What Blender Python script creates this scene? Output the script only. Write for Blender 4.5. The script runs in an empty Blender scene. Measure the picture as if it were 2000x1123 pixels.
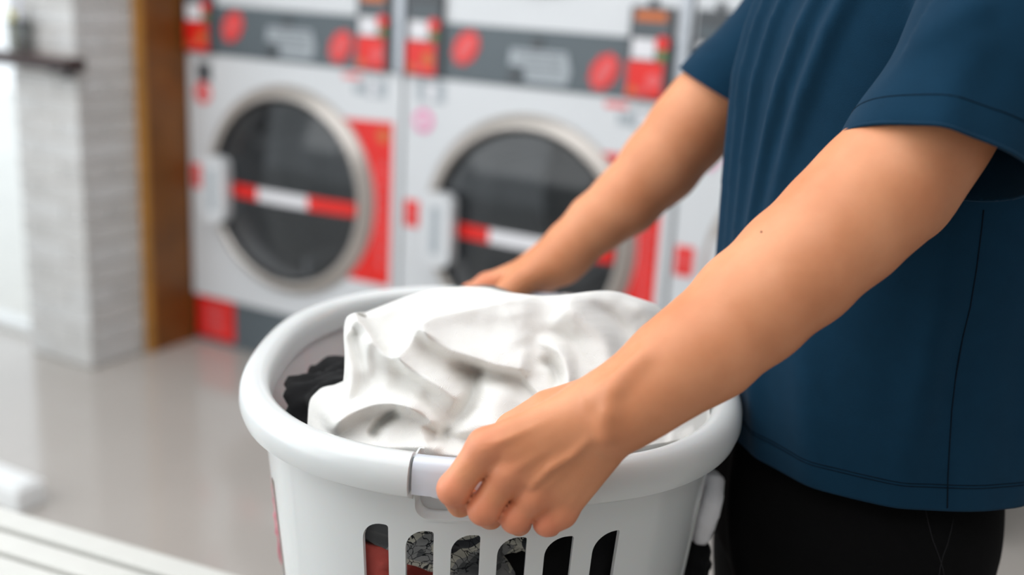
import bpy, bmesh, math, random
import numpy as np
from mathutils import Matrix, Vector, noise, geometry

# ------------------------------------------------------------------ camera, world, lights, exposure
SC = bpy.context.scene
COL = SC.collection
F = 2103.0
_pi, _ro = math.radians(15.77), math.radians(3.25)
FWD = np.array([0, math.cos(_pi), -math.sin(_pi)])
_r0 = np.array([1.0, 0, 0]); _u0 = np.cross(_r0, FWD)
RT = math.cos(_ro) * _r0 + math.sin(_ro) * _u0
UP = -math.sin(_ro) * _r0 + math.cos(_ro) * _u0
CAM = np.array([0, 0, 1.27])

def Q(x, y, Y):
    """point of the photograph (2000x1123) at the world depth Y"""
    d = FWD + RT * (x - 1000) / F - UP * (y - 561.5) / F
    return CAM + d * (Y / d[1])

def QZ(x, y, z):
    d = FWD + RT * (x - 1000) / F - UP * (y - 561.5) / F
    return CAM + d * ((z - CAM[2]) / d[2])

cam_data = bpy.data.cameras.new('camera')
cam = bpy.data.objects.new('camera', cam_data)
COL.objects.link(cam)
m = Matrix.Identity(4)
for i in range(3):
    m[i][0], m[i][1], m[i][2], m[i][3] = RT[i], UP[i], -FWD[i], CAM[i]
cam.matrix_world = m
cam_data.sensor_width = 36.0
cam_data.lens = F * 36 / 2000
cam_data.clip_start = 0.02
cam_data.dof.use_dof = True
cam_data.dof.focus_distance = 0.83
cam_data.dof.aperture_fstop = 2.35
SC.camera = cam

world = bpy.data.worlds.new('daylight'); SC.world = world
world.use_nodes = True
wn = world.node_tree.nodes; wl = world.node_tree.links
wn['Background'].inputs['Color'].default_value = (0.88, 0.95, 1.0, 1)
wn['Background'].inputs['Strength'].default_value = 1.0

def area(name, loc, target, size, size_y, power, color):
    d = bpy.data.lights.new(name, 'AREA'); d.shape = 'RECTANGLE'
    d.size = size; d.size_y = size_y; d.energy = power; d.color = color
    o = bpy.data.objects.new(name, d); COL.objects.link(o)
    o.location = loc
    o.rotation_euler = (Vector(target) - Vector(loc)).to_track_quat('-Z', 'Y').to_euler()
    return o
area('window_daylight', (-2.4, 0.75, 1.75), (0, 0.95, 0.95), 2.8, 2.1, 24, (0.95, 0.98, 1.0))
area('front_fill', (-1.9, -2.0, 1.7), (-0.4, 1.4, 0.8), 3.4, 2.2, 26, (0.95, 0.98, 1.0))  # added fill lamp behind the viewer, aimed at the foreground
area('overhead_fill', (-0.5, 0.9, 2.74), (-0.5, 0.9, 0), 3.8, 3.2, 48, (0.97, 0.98, 1.0))  # added overhead lamp, made large to soften the light; no known fixture


SC.view_settings.view_transform = 'Standard'
SC.view_settings.look = 'None'
SC.view_settings.gamma = 1
SC.view_settings.use_curve_mapping = False
SC.view_settings.exposure = 0.6

# ------------------------------------------------------------------ helpers
def lin(c):
    return tuple(((v / 255) / 12.92 if v / 255 <= 0.04045 else ((v / 255 + 0.055) / 1.055) ** 2.4) for v in c)

def mat(name, rgb, rough=0.5, metal=0.0, noise_scale=None, noise_amt=0.08, bump=0.0, bump_scale=200.0,
        sss=0.0, spec=0.5, coat=0.0, trans=0.0, sheen=0.0):
    M = bpy.data.materials.new(name); M.use_nodes = True
    nt = M.node_tree; b = nt.nodes['Principled BSDF']
    c = lin(rgb)
    b.inputs['Base Color'].default_value = (*c, 1)
    b.inputs['Roughness'].default_value = rough
    b.inputs['Metallic'].default_value = metal
    b.inputs['Specular IOR Level'].default_value = spec
    b.inputs['Coat Weight'].default_value = coat
    b.inputs['Transmission Weight'].default_value = trans
    if sheen:
        b.inputs['Sheen Weight'].default_value = sheen
        b.inputs['Sheen Roughness'].default_value = 0.5
    if sss:
        b.inputs['Subsurface Weight'].default_value = sss
        b.inputs['Subsurface Scale'].default_value = 0.01
        b.inputs['Subsurface Radius'].default_value = (1.0, 0.35, 0.2)
    tc = nt.nodes.new('ShaderNodeTexCoord')
    if noise_scale:
        n = nt.nodes.new('ShaderNodeTexNoise'); n.inputs['Scale'].default_value = noise_scale
        n.inputs['Detail'].default_value = 5
        nt.links.new(tc.outputs['Object'], n.inputs['Vector'])
        r = nt.nodes.new('ShaderNodeValToRGB')
        r.color_ramp.elements[0].position = 0.3; r.color_ramp.elements[1].position = 0.7
        r.color_ramp.elements[0].color = (*[v * (1 - noise_amt) for v in c], 1)
        r.color_ramp.elements[1].color = (*[min(1, v * (1 + noise_amt)) for v in c], 1)
        nt.links.new(n.outputs['Fac'], r.inputs['Fac'])
        nt.links.new(r.outputs['Color'], b.inputs['Base Color'])
    if bump:
        n2 = nt.nodes.new('ShaderNodeTexNoise'); n2.inputs['Scale'].default_value = bump_scale
        n2.inputs['Detail'].default_value = 3
        nt.links.new(tc.outputs['Object'], n2.inputs['Vector'])
        bp = nt.nodes.new('ShaderNodeBump'); bp.inputs['Strength'].default_value = bump
        bp.inputs['Distance'].default_value = 0.002
        nt.links.new(n2.outputs['Fac'], bp.inputs['Height'])
        nt.links.new(bp.outputs['Normal'], b.inputs['Normal'])
    return M

def tag(o, label=None, cat=None, group=None, kind=None):
    if label: o['label'] = label
    if cat: o['category'] = cat
    if group: o['group'] = group
    if kind: o['kind'] = kind
    return o

def link(name, me, material=None, parent=None, smooth=True):
    o = bpy.data.objects.new(name, me); COL.objects.link(o)
    if material: 
        me.materials.clear(); me.materials.append(material)
    if parent: o.parent = parent
    if smooth:
        me.polygons.foreach_set('use_smooth', [True] * len(me.polygons))
    return o

def pyd(name, v, f, material=None, parent=None, smooth=True):
    me = bpy.data.meshes.new(name)
    me.from_pydata([tuple(p) for p in v], [], [tuple(q) for q in f]); me.update()
    return link(name, me, material, parent, smooth)

def bmobj(name, bm, material=None, parent=None, smooth=False):
    me = bpy.data.meshes.new(name); bm.to_mesh(me); bm.free()
    return link(name, me, material, parent, smooth)

def empty(name, loc, rz=0.0):
    o = bpy.data.objects.new(name, None); COL.objects.link(o)
    o.location = loc; o.rotation_euler = (0, 0, rz); o.empty_display_size = 0.05
    return o

def add_box(bm, x0, x1, y0, y1, z0, z1, bev=0.0, seg=2):
    r = bmesh.ops.create_cube(bm, size=1)
    vs = r['verts']
    for v in vs:
        v.co = Vector(((x0 + x1) / 2 + v.co.x * (x1 - x0), (y0 + y1) / 2 + v.co.y * (y1 - y0), (z0 + z1) / 2 + v.co.z * (z1 - z0)))
    if bev:
        es = list({e for v in vs for e in v.link_edges})
        bmesh.ops.bevel(bm, geom=es, offset=bev, segments=seg, affect='EDGES', profile=0.6)

def box(name, x0, x1, y0, y1, z0, z1, material, parent=None, bev=0.0, seg=2, smooth=False):
    bm = bmesh.new(); add_box(bm, x0, x1, y0, y1, z0, z1, bev, seg)
    return bmobj(name, bm, material, parent, smooth)

def poly_prism(bm, pts, y0, y1):
    """outline pts in (x,z), extruded from y0 to y1"""
    a = [bm.verts.new((p[0], y0, p[1])) for p in pts]
    b = [bm.verts.new((p[0], y1, p[1])) for p in pts]
    bm.faces.new(a); bm.faces.new(b[::-1])
    n = len(pts)
    for i in range(n):
        bm.faces.new((a[i], b[i], b[(i + 1) % n], a[(i + 1) % n]))
    bmesh.ops.recalc_face_normals(bm, faces=bm.faces)

def ring_sweep(bm, cx, cz, prof, seg=64, a0=0.0, a1=2 * math.pi):
    """profile of (radius, y) swept around the y axis at (cx, cz)"""
    full = abs(a1 - a0 - 2 * math.pi) < 1e-6
    n = seg if full else seg + 1
    rings = []
    for i in range(n):
        t = a0 + (a1 - a0) * i / seg
        rings.append([bm.verts.new((cx + r * math.cos(t), y, cz + r * math.sin(t))) for r, y in prof])
    k = len(prof)
    for i in range(seg):
        A, B = rings[i], rings[(i + 1) % n]
        for j in range(k):
            bm.faces.new((A[j], A[(j + 1) % k], B[(j + 1) % k], B[j]))
    if not full:
        bm.faces.new(rings[0]); bm.faces.new(rings[-1][::-1])
    bmesh.ops.recalc_face_normals(bm, faces=bm.faces)

def tube_mesh(bm, pts, rad, seg=8):
    rings = []
    pts = [Vector(p) for p in pts]
    for i, p in enumerate(pts):
        d = (pts[min(i + 1, len(pts) - 1)] - pts[max(i - 1, 0)]).normalized()
        a = d.orthogonal().normalized() if i == 0 else (rings[-1][1] - d * rings[-1][1].dot(d)).normalized()
        b = d.cross(a)
        r = rad[i] if hasattr(rad, '__len__') else rad
        rings.append(([bm.verts.new(p + (a * math.cos(2 * math.pi * k / seg) + b * math.sin(2 * math.pi * k / seg)) * r) for k in range(seg)], a))
    for i in range(len(rings) - 1):
        for k in range(seg):
            bm.faces.new((rings[i][0][k], rings[i][0][(k + 1) % seg], rings[i + 1][0][(k + 1) % seg], rings[i + 1][0][k]))
    bm.faces.new(rings[0][0][::-1]); bm.faces.new(rings[-1][0])

# ---- implicit surfaces: distance fields on a tensor grid, meshed by surface nets
def smin(a, b, k):
    h = np.clip(0.5 + 0.5 * (b - a) / k, 0, 1)
    return b + (a - b) * h - k * h * (1 - h)

def seg_d(p, a, b, r1, r2, flat=None, fs=1.0):
    a = np.asarray(a, float); b = np.asarray(b, float)
    ab = b - a
    q = p - a
    if flat is not None:
        n = np.asarray(flat, float); n = n / np.linalg.norm(n)
        ab2 = ab + n * (ab @ n) * (fs - 1)
        q = q + (q @ n)[..., None] * n * (fs - 1)
        t = np.clip((q @ ab2) / (ab2 @ ab2), 0, 1)
        return np.linalg.norm(q - t[..., None] * ab2, axis=-1) - (r1 + (r2 - r1) * t)
    t = np.clip((q @ ab) / (ab @ ab), 0, 1)
    return np.linalg.norm(q - t[..., None] * ab, axis=-1) - (r1 + (r2 - r1) * t)

def chain_d(p, pts, rs, flat=None, fs=1.0, k=0.0):
    d = None
    for i in range(len(pts) - 1):
        e = seg_d(p, pts[i], pts[i + 1], rs[i], rs[i + 1], flat, fs)
        d = e if d is None else (smin(d, e, k) if k else np.minimum(d, e))
    return d

def ell_d(p, c, r, R=None):
    q = p - np.asarray(c, float)
    if R is not None: q = q @ R
    r = np.asarray(r, float)
    k0 = np.linalg.norm(q / r, axis=-1); k1 = np.linalg.norm(q / (r * r), axis=-1) + 1e-9
    return k0 * (k0 - 1) / k1

def axis_grid(a, b, fine, f0=None, f1=None, coarse=None):
    """grid coordinates from a to b: step 'fine' between f0 and f1, 'coarse' elsewhere"""
    if f0 is None: return np.arange(a, b + fine, fine)
    L = []
    x = a
    while x < b:
        L.append(x)
        x += fine if f0 <= x <= f1 else coarse
    L.append(x)
    return np.array(L)

def surface_nets(fn, xs, ys, zs, B=14):
    nx, ny, nz = len(xs), len(ys), len(zs)
    V = np.ones((nx, ny, nz), np.float32)
    for i in range(0, nx, B):
        X = xs[i:i + B]
        for j in range(0, ny, B):
            Y = ys[j:j + B]
            ks = [k for k in range(0, nz, B)]
            cen = np.array([[(X[0] + X[-1]) / 2, (Y[0] + Y[-1]) / 2, (zs[k] + zs[min(k + B, nz) - 1]) / 2] for k in ks])
            dc = fn(cen)
            for k, d in zip(ks, dc):
                Z = zs[k:k + B]
                hd = 0.5 * math.sqrt((X[-1] - X[0]) ** 2 + (Y[-1] - Y[0]) ** 2 + (Z[-1] - Z[0]) ** 2)
                if abs(d) > hd * 1.25 + 0.03:
                    V[i:i + B, j:j + B, k:k + B] = d
                else:
                    G = np.stack(np.meshgrid(X, Y, Z, indexing='ij'), -1)
                    V[i:i + B, j:j + B, k:k + B] = fn(G.reshape(-1, 3)).reshape(G.shape[:3])
    N = V < 0
    cnt = np.zeros((nx - 1, ny - 1, nz - 1), np.int8)
    for a in (0, 1):
        for b in (0, 1):
            for c in (0, 1):
                cnt += N[a:nx - 1 + a, b:ny - 1 + b, c:nz - 1 + c]
    I = np.argwhere((cnt > 0) & (cnt < 8))
    idx = -np.ones(cnt.shape, np.int32); idx[I[:, 0], I[:, 1], I[:, 2]] = np.arange(len(I))
    acc = np.zeros((len(I), 3)); num = np.zeros(len(I))
    corners = [(a, b, c) for a in (0, 1) for b in (0, 1) for c in (0, 1)]
    val = {c: V[I[:, 0] + c[0], I[:, 1] + c[1], I[:, 2] + c[2]] for c in corners}
    for c in corners:
        for ax in range(3):
            if c[ax] == 0:
                c2 = list(c); c2[ax] = 1; c2 = tuple(c2)
                v1, v2 = val[c], val[c2]
                mk = (v1 < 0) != (v2 < 0)
                t = np.where(mk, v1 / (v1 - v2 + 1e-20 * mk + (~mk) * 1.0), 0)
                pt = np.empty((len(I), 3)); pt[:, 0], pt[:, 1], pt[:, 2] = c
                pt[:, ax] = t
                acc[mk] += pt[mk]; num += mk
    acc /= num[:, None]
    def co(ax, arr):
        i = I[:, ax]
        return arr[i] + acc[:, ax] * (arr[i + 1] - arr[i])
    P = np.stack([co(0, xs), co(1, ys), co(2, zs)], -1)
    quads = []
    for ax in range(3):
        sl1 = [slice(None)] * 3; sl2 = [slice(None)] * 3
        sl1[ax] = slice(0, -1); sl2[ax] = slice(1, None)
        S = N[tuple(sl1)] != N[tuple(sl2)]
        E = np.argwhere(S)
        o = [x for x in range(3) if x != ax]
        E = E[(E[:, o[0]] > 0) & (E[:, o[1]] > 0) & (E[:, o[0]] < cnt.shape[o[0]]) & (E[:, o[1]] < cnt.shape[o[1]])]
        q = []
        for da, db in ((0, 0), (1, 0), (1, 1), (0, 1)):
            c = E.copy(); c[:, o[0]] -= da; c[:, o[1]] -= db
            q.append(idx[c[:, 0], c[:, 1], c[:, 2]])
        q = np.stack(q, -1)
        flip = N[E[:, 0], E[:, 1], E[:, 2]]
        if ax == 1: flip = ~flip
        q[~flip] = q[~flip][:, ::-1]
        quads.append(q)
    Qd = np.concatenate(quads)
    return P, Qd

def np_mesh(name, P, Qd):
    me = bpy.data.meshes.new(name)
    me.vertices.add(len(P)); me.vertices.foreach_set('co', P.astype(np.float32).ravel())
    me.loops.add(len(Qd) * 4); me.loops.foreach_set('vertex_index', Qd.astype(np.int32).ravel())
    me.polygons.add(len(Qd)); me.polygons.foreach_set('loop_start', np.arange(0, len(Qd) * 4, 4, dtype=np.int32))
    me.polygons.foreach_set('use_smooth', np.ones(len(Qd), bool))
    me.update(calc_edges=True); me.validate()
    return me

def relax(P, Qd, it=3, lam=0.5, w=None):
    """light Laplacian smoothing of a surface-nets mesh"""
    E = np.concatenate([Qd[:, [0, 1]], Qd[:, [1, 2]], Qd[:, [2, 3]], Qd[:, [3, 0]]])
    n = len(P); deg = np.bincount(E[:, 0], minlength=n) + np.bincount(E[:, 1], minlength=n)
    for k in range(it):
        for l in (lam, -lam * 0.96):
            S = np.stack([np.bincount(E[:, 0], P[E[:, 1], c], n) + np.bincount(E[:, 1], P[E[:, 0], c], n) for c in range(3)], -1)
            D = (S / np.maximum(deg, 1)[:, None] - P) * l
            P = P + (D if w is None else D * w[:, None])
    return P

# ------------------------------------------------------------------ the room
YAW = math.radians(28.0)
AX = np.array([math.cos(YAW), -math.sin(YAW), 0]); BX = np.array([math.sin(YAW), math.cos(YAW), 0])
O = QZ(380, 662, 0.0)                      # floor point under the left corner of the left dryer
def L(u, v, z=0.0):
    return tuple(O + AX * u + BX * v + np.array([0, 0, z]))

M_floor = mat('polished_beige_floor', (176, 170, 164), 0.12, noise_scale=1.3, noise_amt=0.05, spec=0.9)
M_wall = mat('painted_wall', (176, 176, 174), 0.7, noise_scale=3, noise_amt=0.03)
M_ceil = mat('white_ceiling', (235, 235, 233), 0.8, noise_scale=3, noise_amt=0.02)
M_grout = mat('pale_grout', (240, 236, 232), 0.8, noise_scale=40, noise_amt=0.05)
M_wood = mat('brown_wood', (120, 72, 24), 0.45, noise_scale=7, noise_amt=0.25, bump=0.2, bump_scale=60)
M_woodedge = mat('lit_wood_edge', (172, 120, 52), 0.45, noise_scale=9, noise_amt=0.18)  # lighter copy of the brown wood: light on the edge put into its colour
M_frame = mat('white_window_frame', (236, 238, 238), 0.4, noise_scale=5, noise_amt=0.02)
M_glasspane = bpy.data.materials.new('clear_glass'); M_glasspane.use_nodes = True
nt = M_glasspane.node_tree; nt.nodes.clear()
_o = nt.nodes.new('ShaderNodeOutputMaterial'); _m = nt.nodes.new('ShaderNodeMixShader')
_t = nt.nodes.new('ShaderNodeBsdfTransparent'); _g = nt.nodes.new('ShaderNodeBsdfGlossy')
_g.inputs['Roughness'].default_value = 0.02; _m.inputs['Fac'].default_value = 0.07
nt.links.new(_t.outputs[0], _m.inputs[1]); nt.links.new(_g.outputs[0], _m.inputs[2]); nt.links.new(_m.outputs[0], _o.inputs['Surface'])

RZ = -YAW
def struct(name, u0, u1, v0, v1, z0, z1, material, bev=0.0):
    bm = bmesh.new(); add_box(bm, u0, u1, v0, v1, z0, z1, bev)
    o = bmobj(name, bm, material)
    o.location = tuple(O); o.rotation_euler = (0, 0, RZ)
    return tag(o, kind='structure')

v0 = float((QZ(180, 720, 0.0) - O) @ BX)
VW = v0 + 0.16
for nm, z0_, z1_, m_ in (('floor', -0.12, 0.0, M_floor), ('ceiling', 2.8, 2.92, M_ceil)):
    bm = bmesh.new(); add_box(bm, -3.6, 4.6, -5.0, VW, z0_, z1_); add_box(bm, -0.40, 4.6, VW, 1.0, z0_, z1_)
    o = bmobj(nm, bm, m_); o.location = tuple(O); o.rotation_euler = (0, 0, RZ); tag(o, kind='structure')
M_pave = mat('pale_concrete', (222, 221, 216), 0.8, noise_scale=5, noise_amt=0.04)
struct('ground', -7.0, -0.41, VW + 0.005, 6.0, -0.14, -0.02, M_pave)
struct('wall_back', -0.03, 4.6, 0.9, 1.0, 0.0, 2.8, M_wall)
struct('wall_front', -0.6, 4.6, -5.1, -5.0, 0.0, 2.8, M_wall)
struct('wall_right', 4.5, 4.6, -5.0, 0.9, 0.0, 2.8, M_wall)

# pillar of white brick tiles, to the left of the dryers
PU0, PU1 = -0.345, -0.030
v0 = float((QZ(180, 720, 0.0) - O) @ BX)
PU1 = float((QZ(180, 720, 0.0) - O) @ AX)
PU0 = PU1 - 0.285
pil = struct('wall_left', PU0 + 0.006, PU1 - 0.006, v0 + 0.006, 0.9, 0.0, 2.8, M_grout)
tiles = [mat('white_glazed_brick', (206, 206, 205), 0.4, noise_scale=9, noise_amt=0.05),
         mat('off_white_glazed_brick', (201, 200, 198), 0.42, noise_scale=9, noise_amt=0.05),
         mat('light_grey_glazed_brick', (197, 196, 194), 0.42, noise_scale=9, noise_amt=0.05)]
random.seed(4)
RH = 0.0665
brick_me = {}
def brick(u0, u1, va, vb, z0, side):
    key = (round(u1 - u0, 4), round(vb - va, 4), random.randrange(3))
    if key not in brick_me:
        bm = bmesh.new()
        add_box(bm, 0, u1 - u0, 0, vb - va, 0, RH - 0.009, 0.0022, 1)
        me = bpy.data.meshes.new('brick'); bm.to_mesh(me); bm.free()
        me.materials.append(tiles[key[2]]); brick_me[key] = me
    o = bpy.data.objects.new('brick', brick_me[key]); COL.objects.link(o)
    o.parent = pil
    o.location = (u0, va, z0)
for r in range(42):
    z = 0.004 + r * RH
    off = 0.0 if r % 2 else 0.1
    # face towards the window side (front)
    cuts = [PU0] + [c for c in np.arange(PU0 - off + 0.2, PU1 - 0.02, 0.2) if c > PU0 + 0.02] + [PU1]
    for a, b in zip(cuts[:-1], cuts[1:]):
        brick(a + 0.002, b - (0.002 if b < PU1 else -0.004), v0 - 0.004, v0 + 0.014, z, 0)
    # face beside the wooden board
    off2 = 0.1 if r % 2 else 0.0
    ve = v0 + 0.226
    cuts = [v0 + 0.016] + [c for c in np.arange(v0 - off2 + 0.2, ve - 0.02, 0.2) if c > v0 + 0.03] + [ve]
    for a, b in zip(cuts[:-1], cuts[1:]):
        brick(PU1 - 0.014, PU1 + 0.004, a + 0.001, b - 0.003, z, 1)

# wooden board between pillar and dryers (front edge coloured lighter, as if lit)
bd = struct('trim_1', PU1 + 0.0, -0.004, v0 + 0.232, 0.88, 0.0, 2.8, M_wood)
box('edge_strip', PU1 + 0.002, -0.001, v0 + 0.219, v0 + 0.2315, 0.0, 2.8, M_woodedge, bd, 0.001)

# window at the left of the pillar: glass pane, frame
win = struct('window_1', PU0 - 0.030, PU0, v0 + 0.10, v0 + 0.16, 0.0, 2.8, M_frame)
box('sill', -3.6, PU0 - 0.03, v0 + 0.10, v0 + 0.16, 0.0, 0.03, M_frame, win)
box('top_rail', -3.6, PU0 - 0.03, v0 + 0.10, v0 + 0.16, 2.74, 2.8, M_frame, win)
box('mullion', -1.95, -1.90, v0 + 0.10, v0 + 0.16, 0.03, 2.74, M_frame, win)
box('pane', -1.90, PU0 - 0.03, v0 + 0.125, v0 + 0.133, 0.03, 2.74, M_glasspane, win)
box('pane', -3.6, -1.95, v0 + 0.125, v0 + 0.133, 0.03, 2.74, M_glasspane, win)
# street side behind the viewer: glass front
win2 = struct('window_2', -3.6, -0.6, -5.08, -5.0, 2.6, 2.8, M_frame)
for u in (-3.6, -2.1, -0.66):
    box('mullion', u, u + 0.06, -5.08, -5.0, 0.0, 2.6, M_frame, win2)

# ------------------------------------------------------------------ stacked dryers
M_white = mat('white_enamel', (214, 217, 220), 0.3, noise_scale=3, noise_amt=0.02)
M_grey = mat('slate_grey_panel', (88, 98, 104), 0.45, noise_scale=5, noise_amt=0.05)
M_dark = mat('dark_grey_plastic', (74, 78, 82), 0.4, noise_scale=8, noise_amt=0.05)
M_steel = mat('brushed_steel', (172, 176, 182), 0.35, metal=0.6, noise_scale=12, noise_amt=0.06)
M_ring = mat('warm_chrome_ring', (186, 180, 174), 0.28, metal=0.45, noise_scale=6, noise_amt=0.04)
M_gasket = mat('black_gasket', (22, 23, 25), 0.5, noise_scale=20, noise_amt=0.1)
M_drum = mat('steel_drum', (176, 180, 184), 0.4, metal=0.5, noise_scale=30, noise_amt=0.12)
M_red = mat('red_vinyl', (228, 30, 22), 0.4, noise_scale=14, noise_amt=0.08)
M_pinkred = mat('pale_red_vinyl', (226, 96, 98), 0.45, noise_scale=14, noise_amt=0.1)
M_label = mat('white_label', (226, 226, 230), 0.5, noise_scale=14, noise_amt=0.03)
M_silver = mat('silver_label', (168, 176, 182), 0.4, noise_scale=30, noise_amt=0.08)
M_green = mat('green_print', (74, 132, 74), 0.5, noise_scale=14, noise_amt=0.1)
M_orange = mat('orange_print', (206, 112, 56), 0.5, noise_scale=14, noise_amt=0.1)
M_pink = mat('pink_print', (226, 120, 170), 0.5, noise_scale=14, noise_amt=0.1)
M_doorglass = bpy.data.materials.new('tinted_door_glass'); M_doorglass.use_nodes = True
_nt = M_doorglass.node_tree; _b = _nt.nodes['Principled BSDF']
_b.inputs['Base Color'].default_value = (0.012, 0.015, 0.018, 1); _b.inputs['Roughness'].default_value = 0.06
_b.inputs['Alpha'].default_value = 0.5; _b.inputs['Specular IOR Level'].default_value = 1.0

W = 0.862
def flat(name, outline, y0, y1, material, parent):
    bm = bmesh.new(); poly_prism(bm, outline, y0, y1)
    return bmobj(name, bm, material, parent)
def rect(x0, x1, z0, z1, tilt=0.0):
    cx, cz = (x0 + x1) / 2, (z0 + z1) / 2
    c, s = math.cos(tilt), math.sin(tilt)
    return [(cx + (x - cx) * c - (z - cz) * s, cz + (x - cx) * s + (z - cz) * c) for x, z in ((x0, z0), (x1, z0), (x1, z1), (x0, z1))]
def disc(cx, cz, r, n=24):
    return [(cx + r * math.cos(2 * math.pi * i / n), cz + r * math.sin(2 * math.pi * i / n)) for i in range(n)]
def burst(cx, cz, rx, rz_, tilt, n=9):
    pts = []
    for i in range(2 * n):
        t = math.pi * i / n; k = 1.0 if i % 2 else 0.86
        x, z = rx * k * math.cos(t), rz_ * k * math.sin(t)
        pts.append((cx + x * math.cos(tilt) - z * math.sin(tilt), cz + x * math.sin(tilt) + z * math.cos(tilt)))
    return pts

def dryer_door(root, cx, cz, hand=True):
    bm = bmesh.new()
    prof = [(0.300 + 0.0, -0.008), (0.306, -0.034), (0.290, -0.046), (0.272, -0.040), (0.268, -0.018), (0.276, 0.0)]
    ring_sweep(bm, cx, cz, [(0.338, 0.001), (0.338, -0.006), (0.330, -0.012), (0.314, -0.028), (0.304, -0.034), (0.296, -0.030), (0.292, -0.012), (0.296, 0.001)], 72)
    d = bmobj('door', bm, M_ring, root, True)
    bm = bmesh.new()
    ring_sweep(bm, cx, cz, [(0.300, -0.004), (0.299, -0.027), (0.285, -0.020), (0.286, -0.004)], 72)
    bmobj('gasket', bm, M_gasket, d, True)
    bm = bmesh.new()
    c0 = bm.verts.new((cx, 0.055, cz)); prev = None; rings = []
    for r, y in ((0.10, 0.048), (0.18, 0.03), (0.24, 0.004), (0.289, -0.018)):
        rings.append([bm.verts.new((cx + r * math.cos(2 * math.pi * i / 48), -y * 0.35 - 0.012, cz + r * math.sin(2 * math.pi * i / 48))) for i in range(48)])
    c0.co.y = -0.031
    for i in range(48):
        bm.faces.new((c0, rings[0][(i + 1) % 48], rings[0][i]))
        for a, b in zip(rings[:-1], rings[1:]):
            bm.faces.new((a[i], a[(i + 1) % 48], b[(i + 1) % 48], b[i]))
    bmobj('door_glass', bm, M_doorglass, d, True)
    # red and white safety tape across the glass
    zb = cz - 0.018
    def tape(x0, x1, m_):
        bm = bmesh.new(); n = 6
        for k in range(n):
            xa = x0 + (x1 - x0) * k / n; xb = x0 + (x1 - x0) * (k + 1) / n
            def yy(x):
                r = abs(x - cx); return -0.0335 + 0.020 * (r / 0.27) ** 2 - 0.002
            vs = [bm.verts.new(p) for p in ((xa, yy(xa), zb - 0.021), (xb, yy(xb), zb - 0.021), (xb, yy(xb), zb + 0.021), (xa, yy(xa), zb + 0.021))]
            bm.faces.new(vs)
        bmesh.ops.remove_doubles(bm, verts=bm.verts, dist=1e-5)
        bmobj('safety_tape', bm, m_, d)
    tape(cx - 0.255, cx - 0.100, M_red); tape(cx - 0.100, cx + 0.105, M_label); tape(cx + 0.105, cx + 0.284, M_red)
    if hand:
        bm = bmesh.new()
        pts = []
        for i in range(17):
            t = -math.pi / 2 + math.pi * i / 16
            pts.append((cx - 0.248 + 0.040 * math.cos(t), cz - 0.020 + (0.075 if i > 8 else (-0.075 if i < 8 else 0)) + 0.035 * math.sin(t)))
        pts += [(cx - 0.296, cz + 0.085), (cx - 0.302, cz + 0.05), (cx - 0.304, cz - 0.09), (cx - 0.296, cz - 0.125)]
        poly_prism(bm, pts, -0.072, -0.034)
        h = bmobj('door_handle', bm, M_white, d, False)
        bm = bmesh.new(); add_box(bm, cx - 0.275, cx - 0.245, -0.0735, -0.0715, cz - 0.09, cz + 0.05, 0.0005, 1)
        bmobj('finger_recess', bm, M_silver, h)
    return d

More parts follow.
